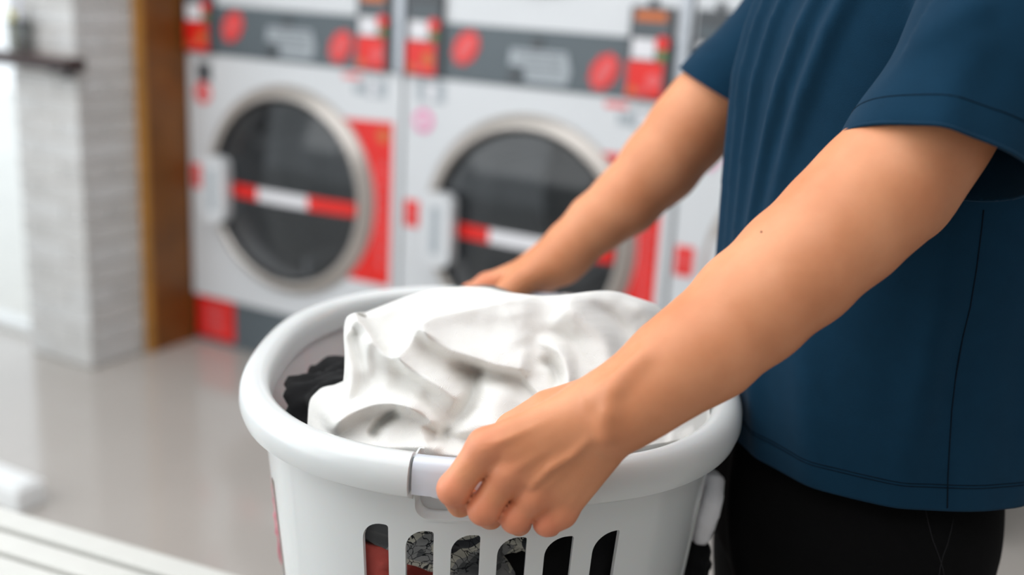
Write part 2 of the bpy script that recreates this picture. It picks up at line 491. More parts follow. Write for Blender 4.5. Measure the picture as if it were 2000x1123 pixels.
def make_dryer(first):
    root = empty('stacked_dryer', L(0, 0), RZ)
    # cabinet faces with a round opening
    def cab(name, z0, z1, cx, cz, m_):
        bm = bmesh.new(); n = 64; fr = []; cr = []
        for i in range(n):
            t = 2 * math.pi * i / n; c, s = math.cos(t), math.sin(t)
            k = min((W - 0.008 - cx) / c if c > 1e-6 else 9, (cx - 0.002) / -c if c < -1e-6 else 9, (z1 - cz) / s if s > 1e-6 else 9, (cz - z0) / -s if s < -1e-6 else 9)
            fr.append((cx + k * c, cz + k * s)); cr.append((cx + 0.300 * c, cz + 0.300 * s))
        # snap the nearest ray ends onto the corners
        for X, Z in ((0.002, z0), (W - 0.008, z0), (W - 0.008, z1), (0.002, z1)):
            j = min(range(n), key=lambda i: (fr[i][0] - X) ** 2 + (fr[i][1] - Z) ** 2); fr[j] = (X, Z)
        a = [bm.verts.new((x, 0, z)) for x, z in fr]; b = [bm.verts.new((x, 0, z)) for x, z in cr]
        c_ = [bm.verts.new((x, 0.78, z)) for x, z in fr]; e = [bm.verts.new((x, 0.10, z)) for x, z in cr]
        for i in range(n):
            j = (i + 1) % n
            bm.faces.new((a[i], a[j], b[j], b[i])); bm.faces.new((a[j], a[i], c_[i], c_[j])); bm.faces.new((b[i], b[j], e[j], e[i]))
        bm.faces.new(c_)
        bmesh.ops.recalc_face_normals(bm, faces=bm.faces)
        return bmobj(name, bm, m_, root)
    cab('cabinet', 0.172, 0.994, 0.430, 0.588, M_white)
    cab('upper_cabinet', 1.152, 2.02, 0.430, 1.580, M_white)
    for cz in (0.588, 1.580):
        bm = bmesh.new(); n = 48
        a = [bm.verts.new((0.430 + 0.30 * math.cos(2 * math.pi * i / n), 0.08, cz + 0.30 * math.sin(2 * math.pi * i / n))) for i in range(n)]
        b = [bm.verts.new((0.430 + 0.30 * math.cos(2 * math.pi * i / n), 0.62, cz + 0.30 * math.sin(2 * math.pi * i / n))) for i in range(n)]
        for i in range(n): bm.faces.new((a[i], b[i], b[(i + 1) % n], a[(i + 1) % n]))
        bm.faces.new(b)
        for k in range(3):
            t = 2 * math.pi * k / 3 + 0.5
            add = Vector((0.430 + 0.27 * math.cos(t), 0.35, cz + 0.27 * math.sin(t)))
            r = bmesh.ops.create_cube(bm, size=1, matrix=Matrix.Translation(add) @ Matrix.Rotation(-t, 4, 'Y') @ Matrix.Diagonal((0.07, 0.5, 0.03, 1)))
        bmobj('drum', bm, M_drum, root, False)
        dryer_door(root, 0.425, cz)
    box('plinth', 0.004, W - 0.01, 0.012, 0.75, 0.0, 0.171, M_grey, root)
    # control panel
    box('control_panel', 0.002, W - 0.008, -0.004, 0.7, 0.995, 1.151, M_grey, root, 0.002, 1)
    box('steel_post', W - 0.032, W - 0.001, -0.010, 0.7, 0.996, 2.02, M_steel, root, 0.002, 1)
    lab = flat('instruction_label', [(0.345, 1.055), (0.395, 1.052), (0.40, 1.012), (0.525, 1.012), (0.535, 1.05), (0.52, 1.098), (0.35, 1.098)], -0.0065, -0.0042, M_silver, root)
    for k in range(4): flat('text_line', rect(0.40 if k > 1 else 0.365, 0.51, 1.085 - 0.017 * k, 1.089 - 0.017 * k), -0.0073, -0.0066, M_dark, lab)
    flat('dial_mark', disc(0.43, 1.118, 0.016), -0.010, -0.0042, M_dark, root)
    flat('dial_mark', disc(0.365, 1.026, 0.018), -0.010, -0.0042, M_dark, root)
    for cx, cz, t in ((0.205, 1.088, 0.95), (0.632, 1.058, 1.0)):
        s = flat('price_sticker', burst(cx, cz, 0.056, 0.040, t), -0.0065, -0.0042, M_red, root)
        s2 = flat('sticker_print', burst(cx, cz, 0.046, 0.020, t, 7), -0.0073, -0.0066, M_pinkred, s)
    # two coin boxes with posters
    for x0, side in ((0.012, 0), (0.700, 1)):
        cb = box('coin_box', x0, x0 + 0.118, -0.020, 0.05, 0.998, 1.232, M_dark, root, 0.003, 1)
        flat('lock', disc(x0 + 0.055, 1.243, 0.012), -0.008, 0.02, M_dark, cb)
        flat('display', rect(x0 + 0.016, x0 + 0.100, 1.196, 1.220), -0.0222, -0.0202, M_orange if side else M_dark, cb)
        flat('slot_plate', rect(x0 + 0.010, x0 + 0.108, 1.168, 1.190), -0.0212, -0.0202, M_grey, cb)
        flat('poster', rect(x0 + 0.004, x0 + 0.102, 1.004, 1.096), -0.0222, -0.0202, M_red, cb)
        flat('poster_print', rect(x0 + 0.012, x0 + 0.076, 1.101, 1.152), -0.0222, -0.0202, M_label, cb)
        flat('poster_print', burst(x0 + 0.094, 1.143, 0.020, 0.020, 0.3, 7), -0.0232, -0.0222, M_red, cb)
        flat('poster_print', disc(x0 + 0.096, 1.112, 0.014, 12), -0.0232, -0.0222, M_green, cb)
        flat('poster_print', disc(x0 + 0.078, 1.048, 0.019, 14), -0.0232, -0.0222, M_orange if not side else M_pinkred, cb)
        flat('poster_print', rect(x0 + 0.012, x0 + 0.030, 1.010, 1.030, 0.5), -0.0232, -0.0222, M_orange, cb)
        flat('poster_print', rect(x0 + 0.036, x0 + 0.062, 1.014, 1.026), -0.0232, -0.0222, M_pinkred, cb)
    # stickers on the lower cabinet
    pts = [(0.826, 0.345), (0.826, 0.852), (0.640, 0.846)]
    for i in range(25):
        t = math.radians(50 - 100 * i / 24 * 0.995)
        r = 0.338
        pts.append((0.430 + r * math.cos(t), 0.588 + r * math.sin(t)))
    pts = pts[:3] + [p for p in pts[3:] if 0.345 < p[1] < 0.843]
    pts.append((pts[-1][0] - 0.006, 0.345))
    pan = flat('notice_poster', pts, -0.0022, 0.0005, M_red, root)
    flat('poster_print', disc(0.792, 0.808, 0.020), -0.0030, -0.0023, M_orange, pan)
    for k in range(9): flat('poster_print', rect(0.783, 0.800, 0.40 + k * 0.038, 0.424 + k * 0.038), -0.0030, -0.0023, M_pinkred, pan)
    flat('number_sticker', rect(0.012, 0.062, 0.548, 0.628), -0.0022, 0.0005, M_red, root)
    flat('sticker_print', rect(0.028, 0.044, 0.562, 0.614), -0.0030, -0.0023, M_pinkred, root)
    if first:
        flat('machine_number', rect(0.045, 0.105, 0.905, 0.965), -0.0022, 0.0005, M_dark, root)
        s = flat('warning_sticker', disc(0.068, 0.868, 0.036), -0.0022, 0.0005, M_pinkred, root)
        flat('sticker_print', disc(0.060, 0.876, 0.012), -0.0030, -0.0023, M_red, s)
        flat('sticker_print', rect(0.048, 0.086, 0.848, 0.862, -0.7), -0.0030, -0.0023, M_red, s)
        flat('sticker_print', disc(0.078, 0.866, 0.010), -0.0032, -0.0023, M_label, s)
    else:
        s = flat('warning_sticker', disc(0.068, 0.868, 0.034), -0.0022, 0.0005, M_pink, root)
        flat('sticker_print', disc(0.068, 0.868, 0.018), -0.0030, -0.0023, M_label, s)
        s = flat('machine_number', rect(0.045, 0.140, 0.925, 0.985), -0.0022, 0.0005, M_silver, root)
        flat('sticker_print', rect(0.075, 0.108, 0.930, 0.980), -0.0030, -0.0023, M_label, s)
    flat('strip_sticker', rect(0.640, 0.705, 0.968, 0.982), -0.0022, 0.0005, M_pinkred, root)
    flat('logo_sticker', rect(0.680, 0.722, 0.925, 0.955), -0.0022, 0.0005, M_silver, root)
    s = flat('logo_sticker', rect(0.725, 0.800, 0.920, 0.972), -0.0022, 0.0005, M_silver, root)
    flat('sticker_print', rect(0.738, 0.765, 0.925, 0.968), -0.0030, -0.0023, M_label, s)
    p = flat('notice_poster', rect(0.008, 0.178, 0.018, 0.171), 0.0095, 0.0118, M_red, root)
    for k in range(4): flat('poster_print', rect(0.045, 0.140, 0.045 + k * 0.026, 0.060 + k * 0.026), 0.0087, 0.0094, M_pinkred, p)
    return root

def copy_tree(o, parent=None):
    c = o.copy(); COL.objects.link(c); c.parent = parent
    for ch in list(o.children): copy_tree(ch, c)
    return c

d1 = make_dryer(True)
tag(d1, 'leftmost white stacked dryer, beside the brown board, with a dark square sticker', 'dryer', 'stacked dryers along the back wall')
d2 = make_dryer(False); d2.location = L(W + 0.003, 0)
tag(d2, 'middle white stacked dryer, its round door partly hidden by the far arm', 'dryer', 'stacked dryers along the back wall')
d3 = copy_tree(d2); d3.location = L(2 * (W + 0.003), 0)
tag(d3, 'white stacked dryer mostly hidden behind the blue shirt', 'dryer', 'stacked dryers along the back wall')

# ------------------------------------------------------------------ shelf and jar on the brick pillar
M_shelf = mat('dark_walnut_shelf', (44, 26, 24), 0.4, noise_scale=12, noise_amt=0.25)
M_shelftop = mat('walnut_shelf_top', (92, 52, 42), 0.3, noise_scale=12, noise_amt=0.2)
M_black = mat('black_metal', (24, 24, 26), 0.4, noise_scale=12, noise_amt=0.1)
sh = empty('wall_shelf', tuple(O), RZ)
su1 = PU1 + 0.050; zs_ = 0.985
box('shelf_board', -1.5, su1, v0 - 0.075, v0 - 0.0045, zs_ - 0.036, zs_ - 0.002, M_shelf, sh, 0.003)
box('shelf_surface', -1.5, su1 - 0.001, v0 - 0.074, v0 - 0.0055, zs_ - 0.0015, zs_ + 0.001, M_shelftop, sh)
for bu in (su1 - 0.095, -0.62):
    bm = bmesh.new()
    add_box(bm, bu, bu + 0.03, v0 - 0.06, v0 - 0.006, zs_ - 0.045, zs_ - 0.0365); add_box(bm, bu, bu + 0.03, v0 - 0.012, v0 - 0.006, zs_ - 0.065, zs_ - 0.045)
    bmobj('bracket', bm, M_black, sh)
tag(sh, 'dark walnut shelf mounted on the white brick pillar', 'shelf')

def jar_base():
    p = QZ(36, 96, zs_); return p
jp = Q(36, 96, float((O + AX * (PU0 + 0.08) + BX * (v0 - 0.085))[1]))
jp = O + AX * (PU1 - 0.192) + BX * (v0 - 0.0405)
jar = empty('pencil_jar', (jp[0], jp[1], zs_ + 0.001), RZ)
tag(jar, 'small dark-rimmed jar of yellow and green items standing on the wall shelf', 'jar')
M_jar = bpy.data.materials.new('smoky_glass'); M_jar.use_nodes = True
_b = M_jar.node_tree.nodes['Principled BSDF']; _b.inputs['Base Color'].default_value = (0.25, 0.28, 0.27, 1); _b.inputs['Alpha'].default_value = 0.35; _b.inputs['Roughness'].default_value = 0.1
def lathe(name, prof, material, parent, seg=24, loc=(0, 0, 0)):
    bm = bmesh.new(); rings = []
    for r, z in prof:
        rings.append([bm.verts.new((loc[0] + r * math.cos(2 * math.pi * i / seg), loc[1] + r * math.sin(2 * math.pi * i / seg), loc[2] + z)) for i in range(seg)])
    for a, b in zip(rings[:-1], rings[1:]):
        for i in range(seg): bm.faces.new((a[i], a[(i + 1) % seg], b[(i + 1) % seg], b[i]))
    bm.faces.new(rings[0][::-1]); bm.faces.new(rings[-1])
    return bmobj(name, bm, material, parent, True)
lathe('glass_body', [(0.030, 0), (0.032, 0.004), (0.034, 0.09), (0.032, 0.09), (0.030, 0.006), (0.001, 0.005)], M_jar, jar)
lathe('rim', [(0.0325, 0.088), (0.036, 0.089), (0.036, 0.094), (0.0325, 0.095)], M_black, jar)
lathe('red_cap', [(0.011, 0.0), (0.011, 0.035), (0.006, 0.04), (0.001, 0.04)], mat('dark_red_item', (92, 44, 44), 0.5, noise_scale=30), jar, 12, (0.017, 0, 0.006))
rr = random.Random(3)
for i, (c, n_) in enumerate((((188, 176, 60), 'yellow_stick'), ((196, 190, 96), 'yellow_stick'), ((84, 104, 48), 'green_stick'), ((70, 92, 50), 'green_stick'), ((176, 186, 216), 'pale_blue_stick'), ((200, 202, 214), 'pale_blue_stick'))):
    bm = bmesh.new()
    x0 = -0.012 + 0.004 * i; dx = (-0.020, -0.012, -0.004, 0.004, 0.0, 0.010)[i]; hgt = (0.125, 0.12, 0.08, 0.075, 0.16, 0.15)[i]
    y0 = rr.uniform(-0.012, 0.012)
    tube_mesh(bm, [(x0, y0, 0.008), (x0 + dx * 0.5, y0, hgt * 0.5), (x0 + dx, y0 * 0.6, hgt)], [0.0055, 0.0075, 0.005], 8)
    bmobj(n_, bm, mat('jar_item', c, 0.5, noise_scale=40), jar, True)

# ------------------------------------------------------------------ white slatted bench, lower left
M_bench = mat('white_painted_planks', (208, 208, 203), 0.35, noise_scale=14, noise_amt=0.03, bump=0.05, bump_scale=30)
BZ = 0.55
e0 = QZ(0, 985, BZ); e1 = QZ(480, 1123, BZ)
ed = (e1 - e0) / np.linalg.norm(e1 - e0); ang = math.atan2(ed[1], ed[0])
bench = empty('slatted_bench', (e0[0], e0[1], 0), ang)
tag(bench, 'white painted slatted bench in the lower left corner', 'bench')
g1 = QZ(0, 1030, BZ) - e0; wd = abs(float(g1 @ np.array([-ed[1], ed[0], 0])))
for k in range(5):
    yb = -wd * (k + 1) + 0.004; 
    box('slat', -0.75, 0.72, yb, yb + wd - 0.009, BZ - 0.024, BZ - 0.0005 * (k % 2), M_bench, bench, 0.003)
bw = 5 * wd
for x in (-0.62, 0.58):
    box('crossbar', x, x + 0.05, -bw + 0.01, -0.006, BZ - 0.066, BZ - 0.025, M_bench, bench, 0.003)
    for y in (-bw + 0.02, -0.066):
        box('leg', x, x + 0.05, y, y + 0.05, 0.0, BZ - 0.067, M_bench, bench, 0.003)

# white block standing on the floor at the end of the rail
bx_ = QZ(28, 992, 0.0)
fb = QZ(0, 990, 0) - O; fb2 = QZ(88, 985, 0) - O
blk = empty('floor_stand', (bx_[0], bx_[1], 0), RZ)
bm = bmesh.new(); add_box(bm, -0.16, 0.040, -0.02, 0.06, 0.0, 0.06, 0.008, 2); bmobj('base_block', bm, M_frame, blk)
bm = bmesh.new(); add_box(bm, -0.145, 0.028, -0.01, 0.05, 0.0605, 0.066, 0.002, 1); bmobj('top_plate', bm, M_frame, blk)
tag(blk, 'low white block on the floor beside the glass at the far left', 'floor stand')

# ------------------------------------------------------------------ laundry basket
BC = np.array([-0.013, 0.967]); RA, RB, RN, ZR = 0.229, 0.248, 2.4, 0.930
M_plastic = mat('white_translucent_plastic', (219, 222, 222), 0.26, noise_scale=4, noise_amt=0.015, sss=0.12, spec=0.5, coat=0.4)
M_handle = mat('bluish_white_handle_plastic', (212, 219, 229), 0.25, noise_scale=6, noise_amt=0.01, sss=0.08)
_t = np.linspace(0, 2 * math.pi, 4001)
def se_table(a, b):
    c, s = np.cos(_t), np.sin(_t)
    x = a * np.sign(c) * np.abs(c) ** (2 / RN); y = b * np.sign(s) * np.abs(s) ** (2 / RN)
    l = np.r_[0, np.cumsum(np.hypot(np.diff(x), np.diff(y)))]
    return x, y, l / l[-1], l[-1]
# reference table: fraction of arc length -> unit direction point on the reference ellipse
_x, _y, _l, REFLEN = se_table(0.205, 0.224)
def ref(frac):
    frac = np.mod(frac, 1.0)
    return np.interp(frac, _l, _x), np.interp(frac, _l, _y)
def normal_at(frac):
    x1, y1 = ref(frac + 0.002); x0, y0 = ref(frac - 0.002)
    t = np.stack([np.atleast_1d(x1 - x0), np.atleast_1d(y1 - y0)], -1); t /= np.linalg.norm(t, axis=-1)[:, None]
    return np.stack([t[:, 1], -t[:, 0]], -1)
def bpt(frac, off, z):
    """point on the reference oval moved outward by off, world coordinates"""
    x, y = ref(frac); n = normal_at(frac)
    return (BC[0] + float(x) + float(n[0, 0]) * off, BC[1] + float(y) + float(n[0, 1]) * off, z)
OFF_OUT = RA - 0.205                       # lip outer edge
def wall_off(z):                           # outer face of the wall
    return 0.007 - (0.926 - z) * 0.105
def frac_front(X):                         # arc fraction of the front side for a world X
    fr = np.linspace(0.55, 0.95, 2000)
    x, y = ref(fr); i = int(np.argmin(np.abs(x + BC[0] - X))); return float(fr[i])
def frac_back(X):
    fr = np.linspace(0.05, 0.45, 2000)
    x, y = ref(fr); i = int(np.argmin(np.abs(x + BC[0] - X))); return float(fr[i])

basket = empty('laundry_basket', (BC[0], BC[1], 0.65))
tag(basket, 'white oval plastic laundry basket with slotted sides, held at both handles', 'basket')
def into_basket(o):
    o.parent = basket; o.matrix_parent_inverse = Matrix.Translation((-BC[0], -BC[1], -0.65)); return o

ZT, ZB = 0.926, 0.655
NX0, NX1, NZ = -0.0645, 0.0560, 0.872      # hand notch
hf0, hf1 = frac_front(NX0), frac_front(NX1)
hb0, hb1 = frac_back(NX1), frac_back(NX0)
hf0, hf1 = min(hf0, hf1), max(hf0, hf1); hb0, hb1 = min(hb0, hb1), max(hb0, hb1)
S = REFLEN
def rounded_slot(s0, s1, z0, z1, mirror=False):
    """slot outline in (s, z): one big round shoulder, one tight"""
    w = s1 - s0; rb, rs = w * 0.80, 0.0022
    P = [(s0, z0 + 0.006), (s0, z1 - rb)]
    for i in range(1, 10):
        t = math.pi - i * (math.pi / 2) / 9
        P.append((s0 + rb + rb * math.cos(t), z1 - rb + rb * math.sin(t)))
    for i in range(0, 4):
        t = math.pi / 2 - i * (math.pi / 2) / 3
        P.append((s1 - rs + rs * math.cos(t), z1 - rs + rs * math.sin(t)))
    P += [(s1, z0 + 0.006)]
    for i in range(1, 6):
        t = -i * math.pi / 6
        P.append(((s0 + s1) / 2 + w / 2 * math.cos(t), z0 + 0.006 + w / 2 * math.sin(t) * 0.5))
    if mirror: P = [(s0 + s1 - x, z) for x, z in P][::-1]
    return P
holes = []
for c in (-0.0960, -0.0605, -0.0245, 0.0115, 0.0480, 0.0855):
    s = frac_front(c) * S
    holes.append(rounded_slot(s - 0.0112, s + 0.0112, 0.70, 0.8615))
for c in (-0.0960, -0.0605, -0.0245, 0.0115, 0.0480, 0.0855):
    s = frac_back(c) * S
    holes.append(rounded_slot(s - 0.0112, s + 0.0112, 0.70, 0.8615))
for base in (0.5 * S, 1.0 * S):            # the two long sides
    for k in range(-3, 4):
        if abs(k) == 0 and base > 0.9 * S: continue
        s = (base + k * 0.0375) % S
        if s < 0.02 or s > S - 0.02: continue
        holes.append(rounded_slot(s - 0.0112, s + 0.0112, 0.70, 0.845))
def notch(fa, fb):
    s0, s1 = fa * S, fb * S; r = 0.011; P = [(s0, ZT)]
    P.append((s0, NZ + r))
    for i in range(1, 7):
        t = math.pi + i * (math.pi / 2) / 6; P.append((s0 + r + r * math.cos(t), NZ + r + r * math.sin(t)))
    for i in range(0, 7):
        t = 1.5 * math.pi + i * (math.pi / 2) / 6; P.append((s1 - r + r * math.cos(t), NZ + r + r * math.sin(t)))
    P.append((s1, ZT))
    return P
notches = [notch(hf0, hf1), notch(hb0, hb1)]
def inside(poly, p):
    c = False; n = len(poly)
    for i in range(n):
        x1, y1 = poly[i]; x2, y2 = poly[(i + 1) % n]
        if (y1 > p[1]) != (y2 > p[1]) and p[0] < (x2 - x1) * (p[1] - y1) / (y2 - y1) + x1: c = not c
    return c
def bbox(poly, m_=0.0):
    a = np.array(poly); return a[:, 0].min() - m_, a[:, 0].max() + m_, a[:, 1].min() - m_, a[:, 1].max() + m_
def near(poly, p, d):
    bb = bbox(poly, d)
    if not (bb[0] < p[0] < bb[1] and bb[2] < p[1] < bb[3]): return False
    if inside(poly, p): return True
    a = np.array(poly); b = np.roll(a, -1, 0); ab = b - a; ap = np.array(p) - a
    t = np.clip((ap * ab).sum(1) / np.maximum((ab * ab).sum(1), 1e-12), 0, 1)
    return np.min(np.linalg.norm(ap - t[:, None] * ab, axis=1)) < d
V2, E2 = [], []
allp = holes + notches
boxes = [bbox(p, 0.004) for p in allp]
ns, nz_ = 170, 30
for i in range(ns + 1):
    for j in range(nz_ + 1):
        p = (S * i / ns, ZB + (ZT - ZB) * j / nz_)
        if any(b[0] < p[0] < b[1] and b[2] < p[1] < b[3] and near(pl, p, 0.0018) for b, pl in zip(boxes, allp)): continue
        V2.append(p)
for pl in holes:
    k = len(V2); V2 += pl; E2 += [(k + i, k + (i + 1) % len(pl)) for i in range(len(pl))]
for pl in notches:
    k = len(V2); V2 += pl; E2 += [(k + i, k + i + 1) for i in range(len(pl) - 1)]
res = geometry.delaunay_2d_cdt([Vector(p) for p in V2], E2, [], 0, 1e-6)
vv, ff = res[0], res[2]
faces = []
for f in ff:
    c = sum((vv[i] for i in f), Vector((0, 0))) / len(f)
    if any(b[0] < c[0] < b[1] and b[2] < c[1] < b[3] and inside(pl, c) for b, pl in zip(boxes, allp)): continue
    faces.append(list(f))
pts3 = [bpt(v[0] / S, wall_off(v[1]), v[1]) for v in vv]
bm = bmesh.new()
bv = [bm.verts.new(p) for p in pts3]
for f in faces:
    try: bm.faces.new([bv[i] for i in f])
    except ValueError: pass
bmesh.ops.delete(bm, geom=[v for v in bm.verts if not v.link_faces], context='VERTS')
bmesh.ops.remove_doubles(bm, verts=bm.verts, dist=2e-5)
bmesh.ops.recalc_face_normals(bm, faces=bm.faces)
wall = into_basket(bmobj('basket_wall', bm, M_plastic, None, True))
# make sure the normals look outward, then thicken inwards
_f = wall.data.polygons[0]; _c = np.array(_f.center[:2]) - BC
if np.dot(_c, np.array(_f.normal[:2])) < 0: wall.data.flip_normals()
md = wall.modifiers.new('thick', 'SOLIDIFY'); md.thickness = 0.0034; md.offset = -1
md = wall.modifiers.new('es', 'EDGE_SPLIT'); md.split_angle = math.radians(45)
# bottom
bm = bmesh.new()
r1 = [bm.verts.new(bpt(i / 120, wall_off(ZB) - 0.0005, ZB)) for i in range(120)]
r2 = [bm.verts.new(bpt(i / 120, wall_off(ZB) - 0.018, ZB - 0.006)) for i in range(120)]
for i in range(120): bm.faces.new((r1[i], r1[(i + 1) % 120], r2[(i + 1) % 120], r2[i]))
bm.faces.new(r2)
o = into_basket(bmobj('basket_bottom', bm, M_plastic, None, True)); md = o.modifiers.new('thick', 'SOLIDIFY'); md.thickness = 0.003
# lip: rounded rim, in two sweeps between the hand notches
R0 = OFF_OUT
lip_out = [(-0.002, -0.030), (0.0005, -0.0225), (0.0, -0.014), (-0.0022, -0.0078), (-0.0065, -0.0028), (-0.0125, -0.0004), (-0.0185, -0.0010), (-0.0235, -0.0042), (-0.0262, -0.010), (-0.0270, -0.018), (-0.0274, -0.030)]
lip_in = [(-0.0245, -0.030), (-0.0240, -0.018), (-0.0225, -0.0105), (-0.0180, -0.0052), (-0.0125, -0.0040), (-0.0078, -0.0060), (-0.0045, -0.0110), (-0.0030, -0.018), (-0.0045, -0.030)]
def sweep(name, prof, fa, fb, n, capprof=None, zoff=ZR, material=M_plastic, smooth=True):
    bm = bmesh.new(); rings = []
    for i in range(n + 1):
        f = fa + (fb - fa) * i / n
        rings.append([bm.verts.new(bpt(f, R0 + r, zoff + z)) for r, z in prof])
    k = len(prof)
    for A, B in zip(rings[:-1], rings[1:]):
        for j in range(k): bm.faces.new((A[j], B[j], B[(j + 1) % k], A[(j + 1) % k]))
    for rg, f in ((rings[0], fa), (rings[-1], fb)):
        if capprof is None: bm.faces.new(rg)
        else:
            bm.faces.new([bm.verts.new(bpt(f, R0 + r, zoff + z)) for r, z in capprof])
    bmesh.ops.recalc_face_normals(bm, faces=bm.faces)
    return into_basket(bmobj(name, bm, material, None, smooth))
g = 0.0004
for fa, fb in ((hf1 + g, 1 + hb0 - g), (hb1 + g, hf0 - g)):
    o = sweep('rim', lip_out + lip_in, fa, fb, 110, lip_out)
    md = o.modifiers.new('es', 'EDGE_SPLIT'); md.split_angle = math.radians(60)
    sweep('rim_band', [(-0.0162, -0.024), (-0.0150, -0.0255), (-0.0156, -0.0385), (-0.0185, -0.0400), (-0.020, -0.030)], fa, fb, 110)
# handles: bar bridging each notch, curling over the top
bar = [(-0.0075, -0.0305), (-0.0050, -0.0295), (-0.0042, -0.020), (-0.0046, -0.010), (-0.0065, -0.0045), (-0.0100, -0.0022), (-0.0190, -0.0026), (-0.0225, -0.006), (-0.0235, -0.013), (-0.0225, -0.0150), (-0.0205, -0.0130), (-0.0190, -0.0075), (-0.0110, -0.0062), (-0.0080, -0.010), (-0.0075, -0.020)]
for fa, fb in ((hf0, hf1), (hb0, hb1)):
    o = sweep('handle', bar, fa + 0.0010, fb - 0.0010, 24, None, ZR, M_handle)
    md = o.modifiers.new('es', 'EDGE_SPLIT'); md.split_angle = math.radians(50)
# notch pockets: flange running inwards, and a ledge with a smaller opening
for pl in notches:
    bm = bmesh.new(); D = 0.016
    a = [bm.verts.new(bpt(s / S, wall_off(z) + 0.0012, z)) for s, z in pl]
    b = [bm.verts.new(bpt(s / S, wall_off(z) - D, z)) for s, z in pl]
    for i in range(len(pl) - 1): bm.faces.new((a[i], a[i + 1], b[i + 1], b[i]))
    smid = (pl[0][0] + pl[-1][0]) / 2; hw = (pl[-1][0] - pl[0][0]) / 2
    inner = []
    for s, z in pl:
        k = (s - smid) / hw
        inner.append((smid + (hw - 0.0035) * k, max(z, NZ) + (0.011 if z < ZT - 0.001 else 0.0)))
    c = [bm.verts.new(bpt(s / S, wall_off(z) - D - 0.0005, z)) for s, z in inner]
    for i in range(len(pl) - 1): bm.faces.new((b[i], b[i + 1], c[i + 1], c[i]))
    bmesh.ops.recalc_face_normals(bm, faces=bm.faces)
    o = into_basket(bmobj('hand_pocket', bm, M_plastic, None, True)); md = o.modifiers.new('thick', 'SOLIDIFY'); md.thickness = 0.0018; md.offset = 0
    md = o.modifiers.new('es', 'EDGE_SPLIT'); md.split_angle = math.radians(50)

# ------------------------------------------------------------------ laundry inside the basket
def clamp_in(P, margin=0.006):
    """keep points inside the basket wall"""
    P = P.copy()
    z = np.clip(P[:, 2], ZB + 0.01, ZT)
    off = 0.007 - (0.926 - z) * 0.105 - 0.0034 - margin
    a = 0.205 + off; b = 0.224 + off
    x = P[:, 0] - BC[0]; y = P[:, 1] - BC[1]
    rho = (np.abs(x / a) ** RN + np.abs(y / b) ** RN) ** (1 / RN)
    s = np.where(rho > 1, 1 / rho, 1)
    P[:, 0] = BC[0] + x * s; P[:, 1] = BC[1] + y * s
    P[:, 2] = np.maximum(P[:, 2], ZB + 0.008)
    return P
def garment(name, c, r, seed, material, label, cat='garment', group=None, freq=22.0, amp=0.25, rot=(0, 0, 0), sub=5, clamp=True, squash=2.6, margin=0.006):
    bm = bmesh.new(); bmesh.ops.create_icosphere(bm, subdivisions=sub, radius=1)
    Rm = Matrix.Rotation(rot[2], 3, 'Z') @ Matrix.Rotation(rot[1], 3, 'Y') @ Matrix.Rotation(rot[0], 3, 'X')
    off = Vector((seed * 3.7, seed * 1.3, seed * 2.1)); out = []
    for v in bm.verts:
        d = v.co.normalized()
        k = (abs(d.x) ** squash + abs(d.y) ** squash + abs(d.z) ** squash) ** (-1 / squash)
        p = Vector((d.x * r[0], d.y * r[1], d.z * r[2])) * k
        q = Vector((p.x * freq * 0.45, p.y * freq, p.z * freq)) + off
        w = noise.noise_vector(q * 0.5) * 1.2
        n1 = 1 - abs(noise.noise(q + w)) * 2.2
        n2 = 1 - abs(noise.noise(q * 2.1 + w + Vector((9, 2, 4)))) * 2.0
        p = p * (1 - amp * 0.6 + amp * (0.7 * n1 + 0.3 * n2))
        out.append(Rm @ p + Vector(c))
    P = np.array([tuple(p) for p in out])
    if clamp: P = clamp_in(P, margin)
    for v, p in zip(bm.verts, P): v.co = Vector(p) - Vector(c)
    o = bmobj(name, bm, material, None, True); o.location = c
    return tag(o, label, cat, group)

def fabric(name, rgb, rough=0.85, weave=900, **kw):
    return mat(name, rgb, rough, noise_scale=kw.get('ns', 30), noise_amt=kw.get('na', 0.06), bump=kw.get('bump', 0.25), bump_scale=weave, sheen=kw.get('sheen', 0.2), spec=kw.get('spec', 0.12))
M_black_cloth = fabric('black_cotton', (14, 14, 16), sheen=0.05)
M_coral = fabric('coral_cotton', (196, 88, 80))
M_navy = fabric('navy_cotton', (22, 28, 66))
M_tealgrey = fabric('teal_grey_cotton', (92, 108, 108))
M_sock = fabric('white_knit', (232, 232, 236))
M_rose = fabric('rose_cotton', (206, 116, 130))
# grey and cream printed cloth
M_print = fabric('printed_cotton', (150, 150, 146)); nt = M_print.node_tree; b = nt.nodes['Principled BSDF']
tc = nt.nodes.new('ShaderNodeTexCoord')
v1 = nt.nodes.new('ShaderNodeTexNoise'); v1.inputs['Scale'].default_value = 22; v1.inputs['Detail'].default_value = 1.5; v1.inputs['Distortion'].default_value = 0.6
r1_ = nt.nodes.new('ShaderNodeValToRGB'); r1_.color_ramp.interpolation = 'CONSTANT'
e = r1_.color_ramp.elements; e[0].position = 0; e[0].color = (*lin((92, 94, 96)), 1); e[1].position = 0.44; e[1].color = (*lin((142, 143, 143)), 1)
x = e.new(0.52); x.color = (*lin((196, 194, 182)), 1); x = e.new(0.64); x.color = (*lin((62, 64, 68)), 1)
v2 = nt.nodes.new('ShaderNodeTexVoronoi'); v2.feature = 'DISTANCE_TO_EDGE'; v2.inputs['Scale'].default_value = 120
v3 = nt.nodes.new('ShaderNodeTexNoise'); v3.inputs['Scale'].default_value = 11
ma = nt.nodes.new('ShaderNodeMath'); ma.operation = 'LESS_THAN'; ma.inputs[1].default_value = 0.045
mb = nt.nodes.new('ShaderNodeMath'); mb.operation = 'GREATER_THAN'; mb.inputs[1].default_value = 0.56
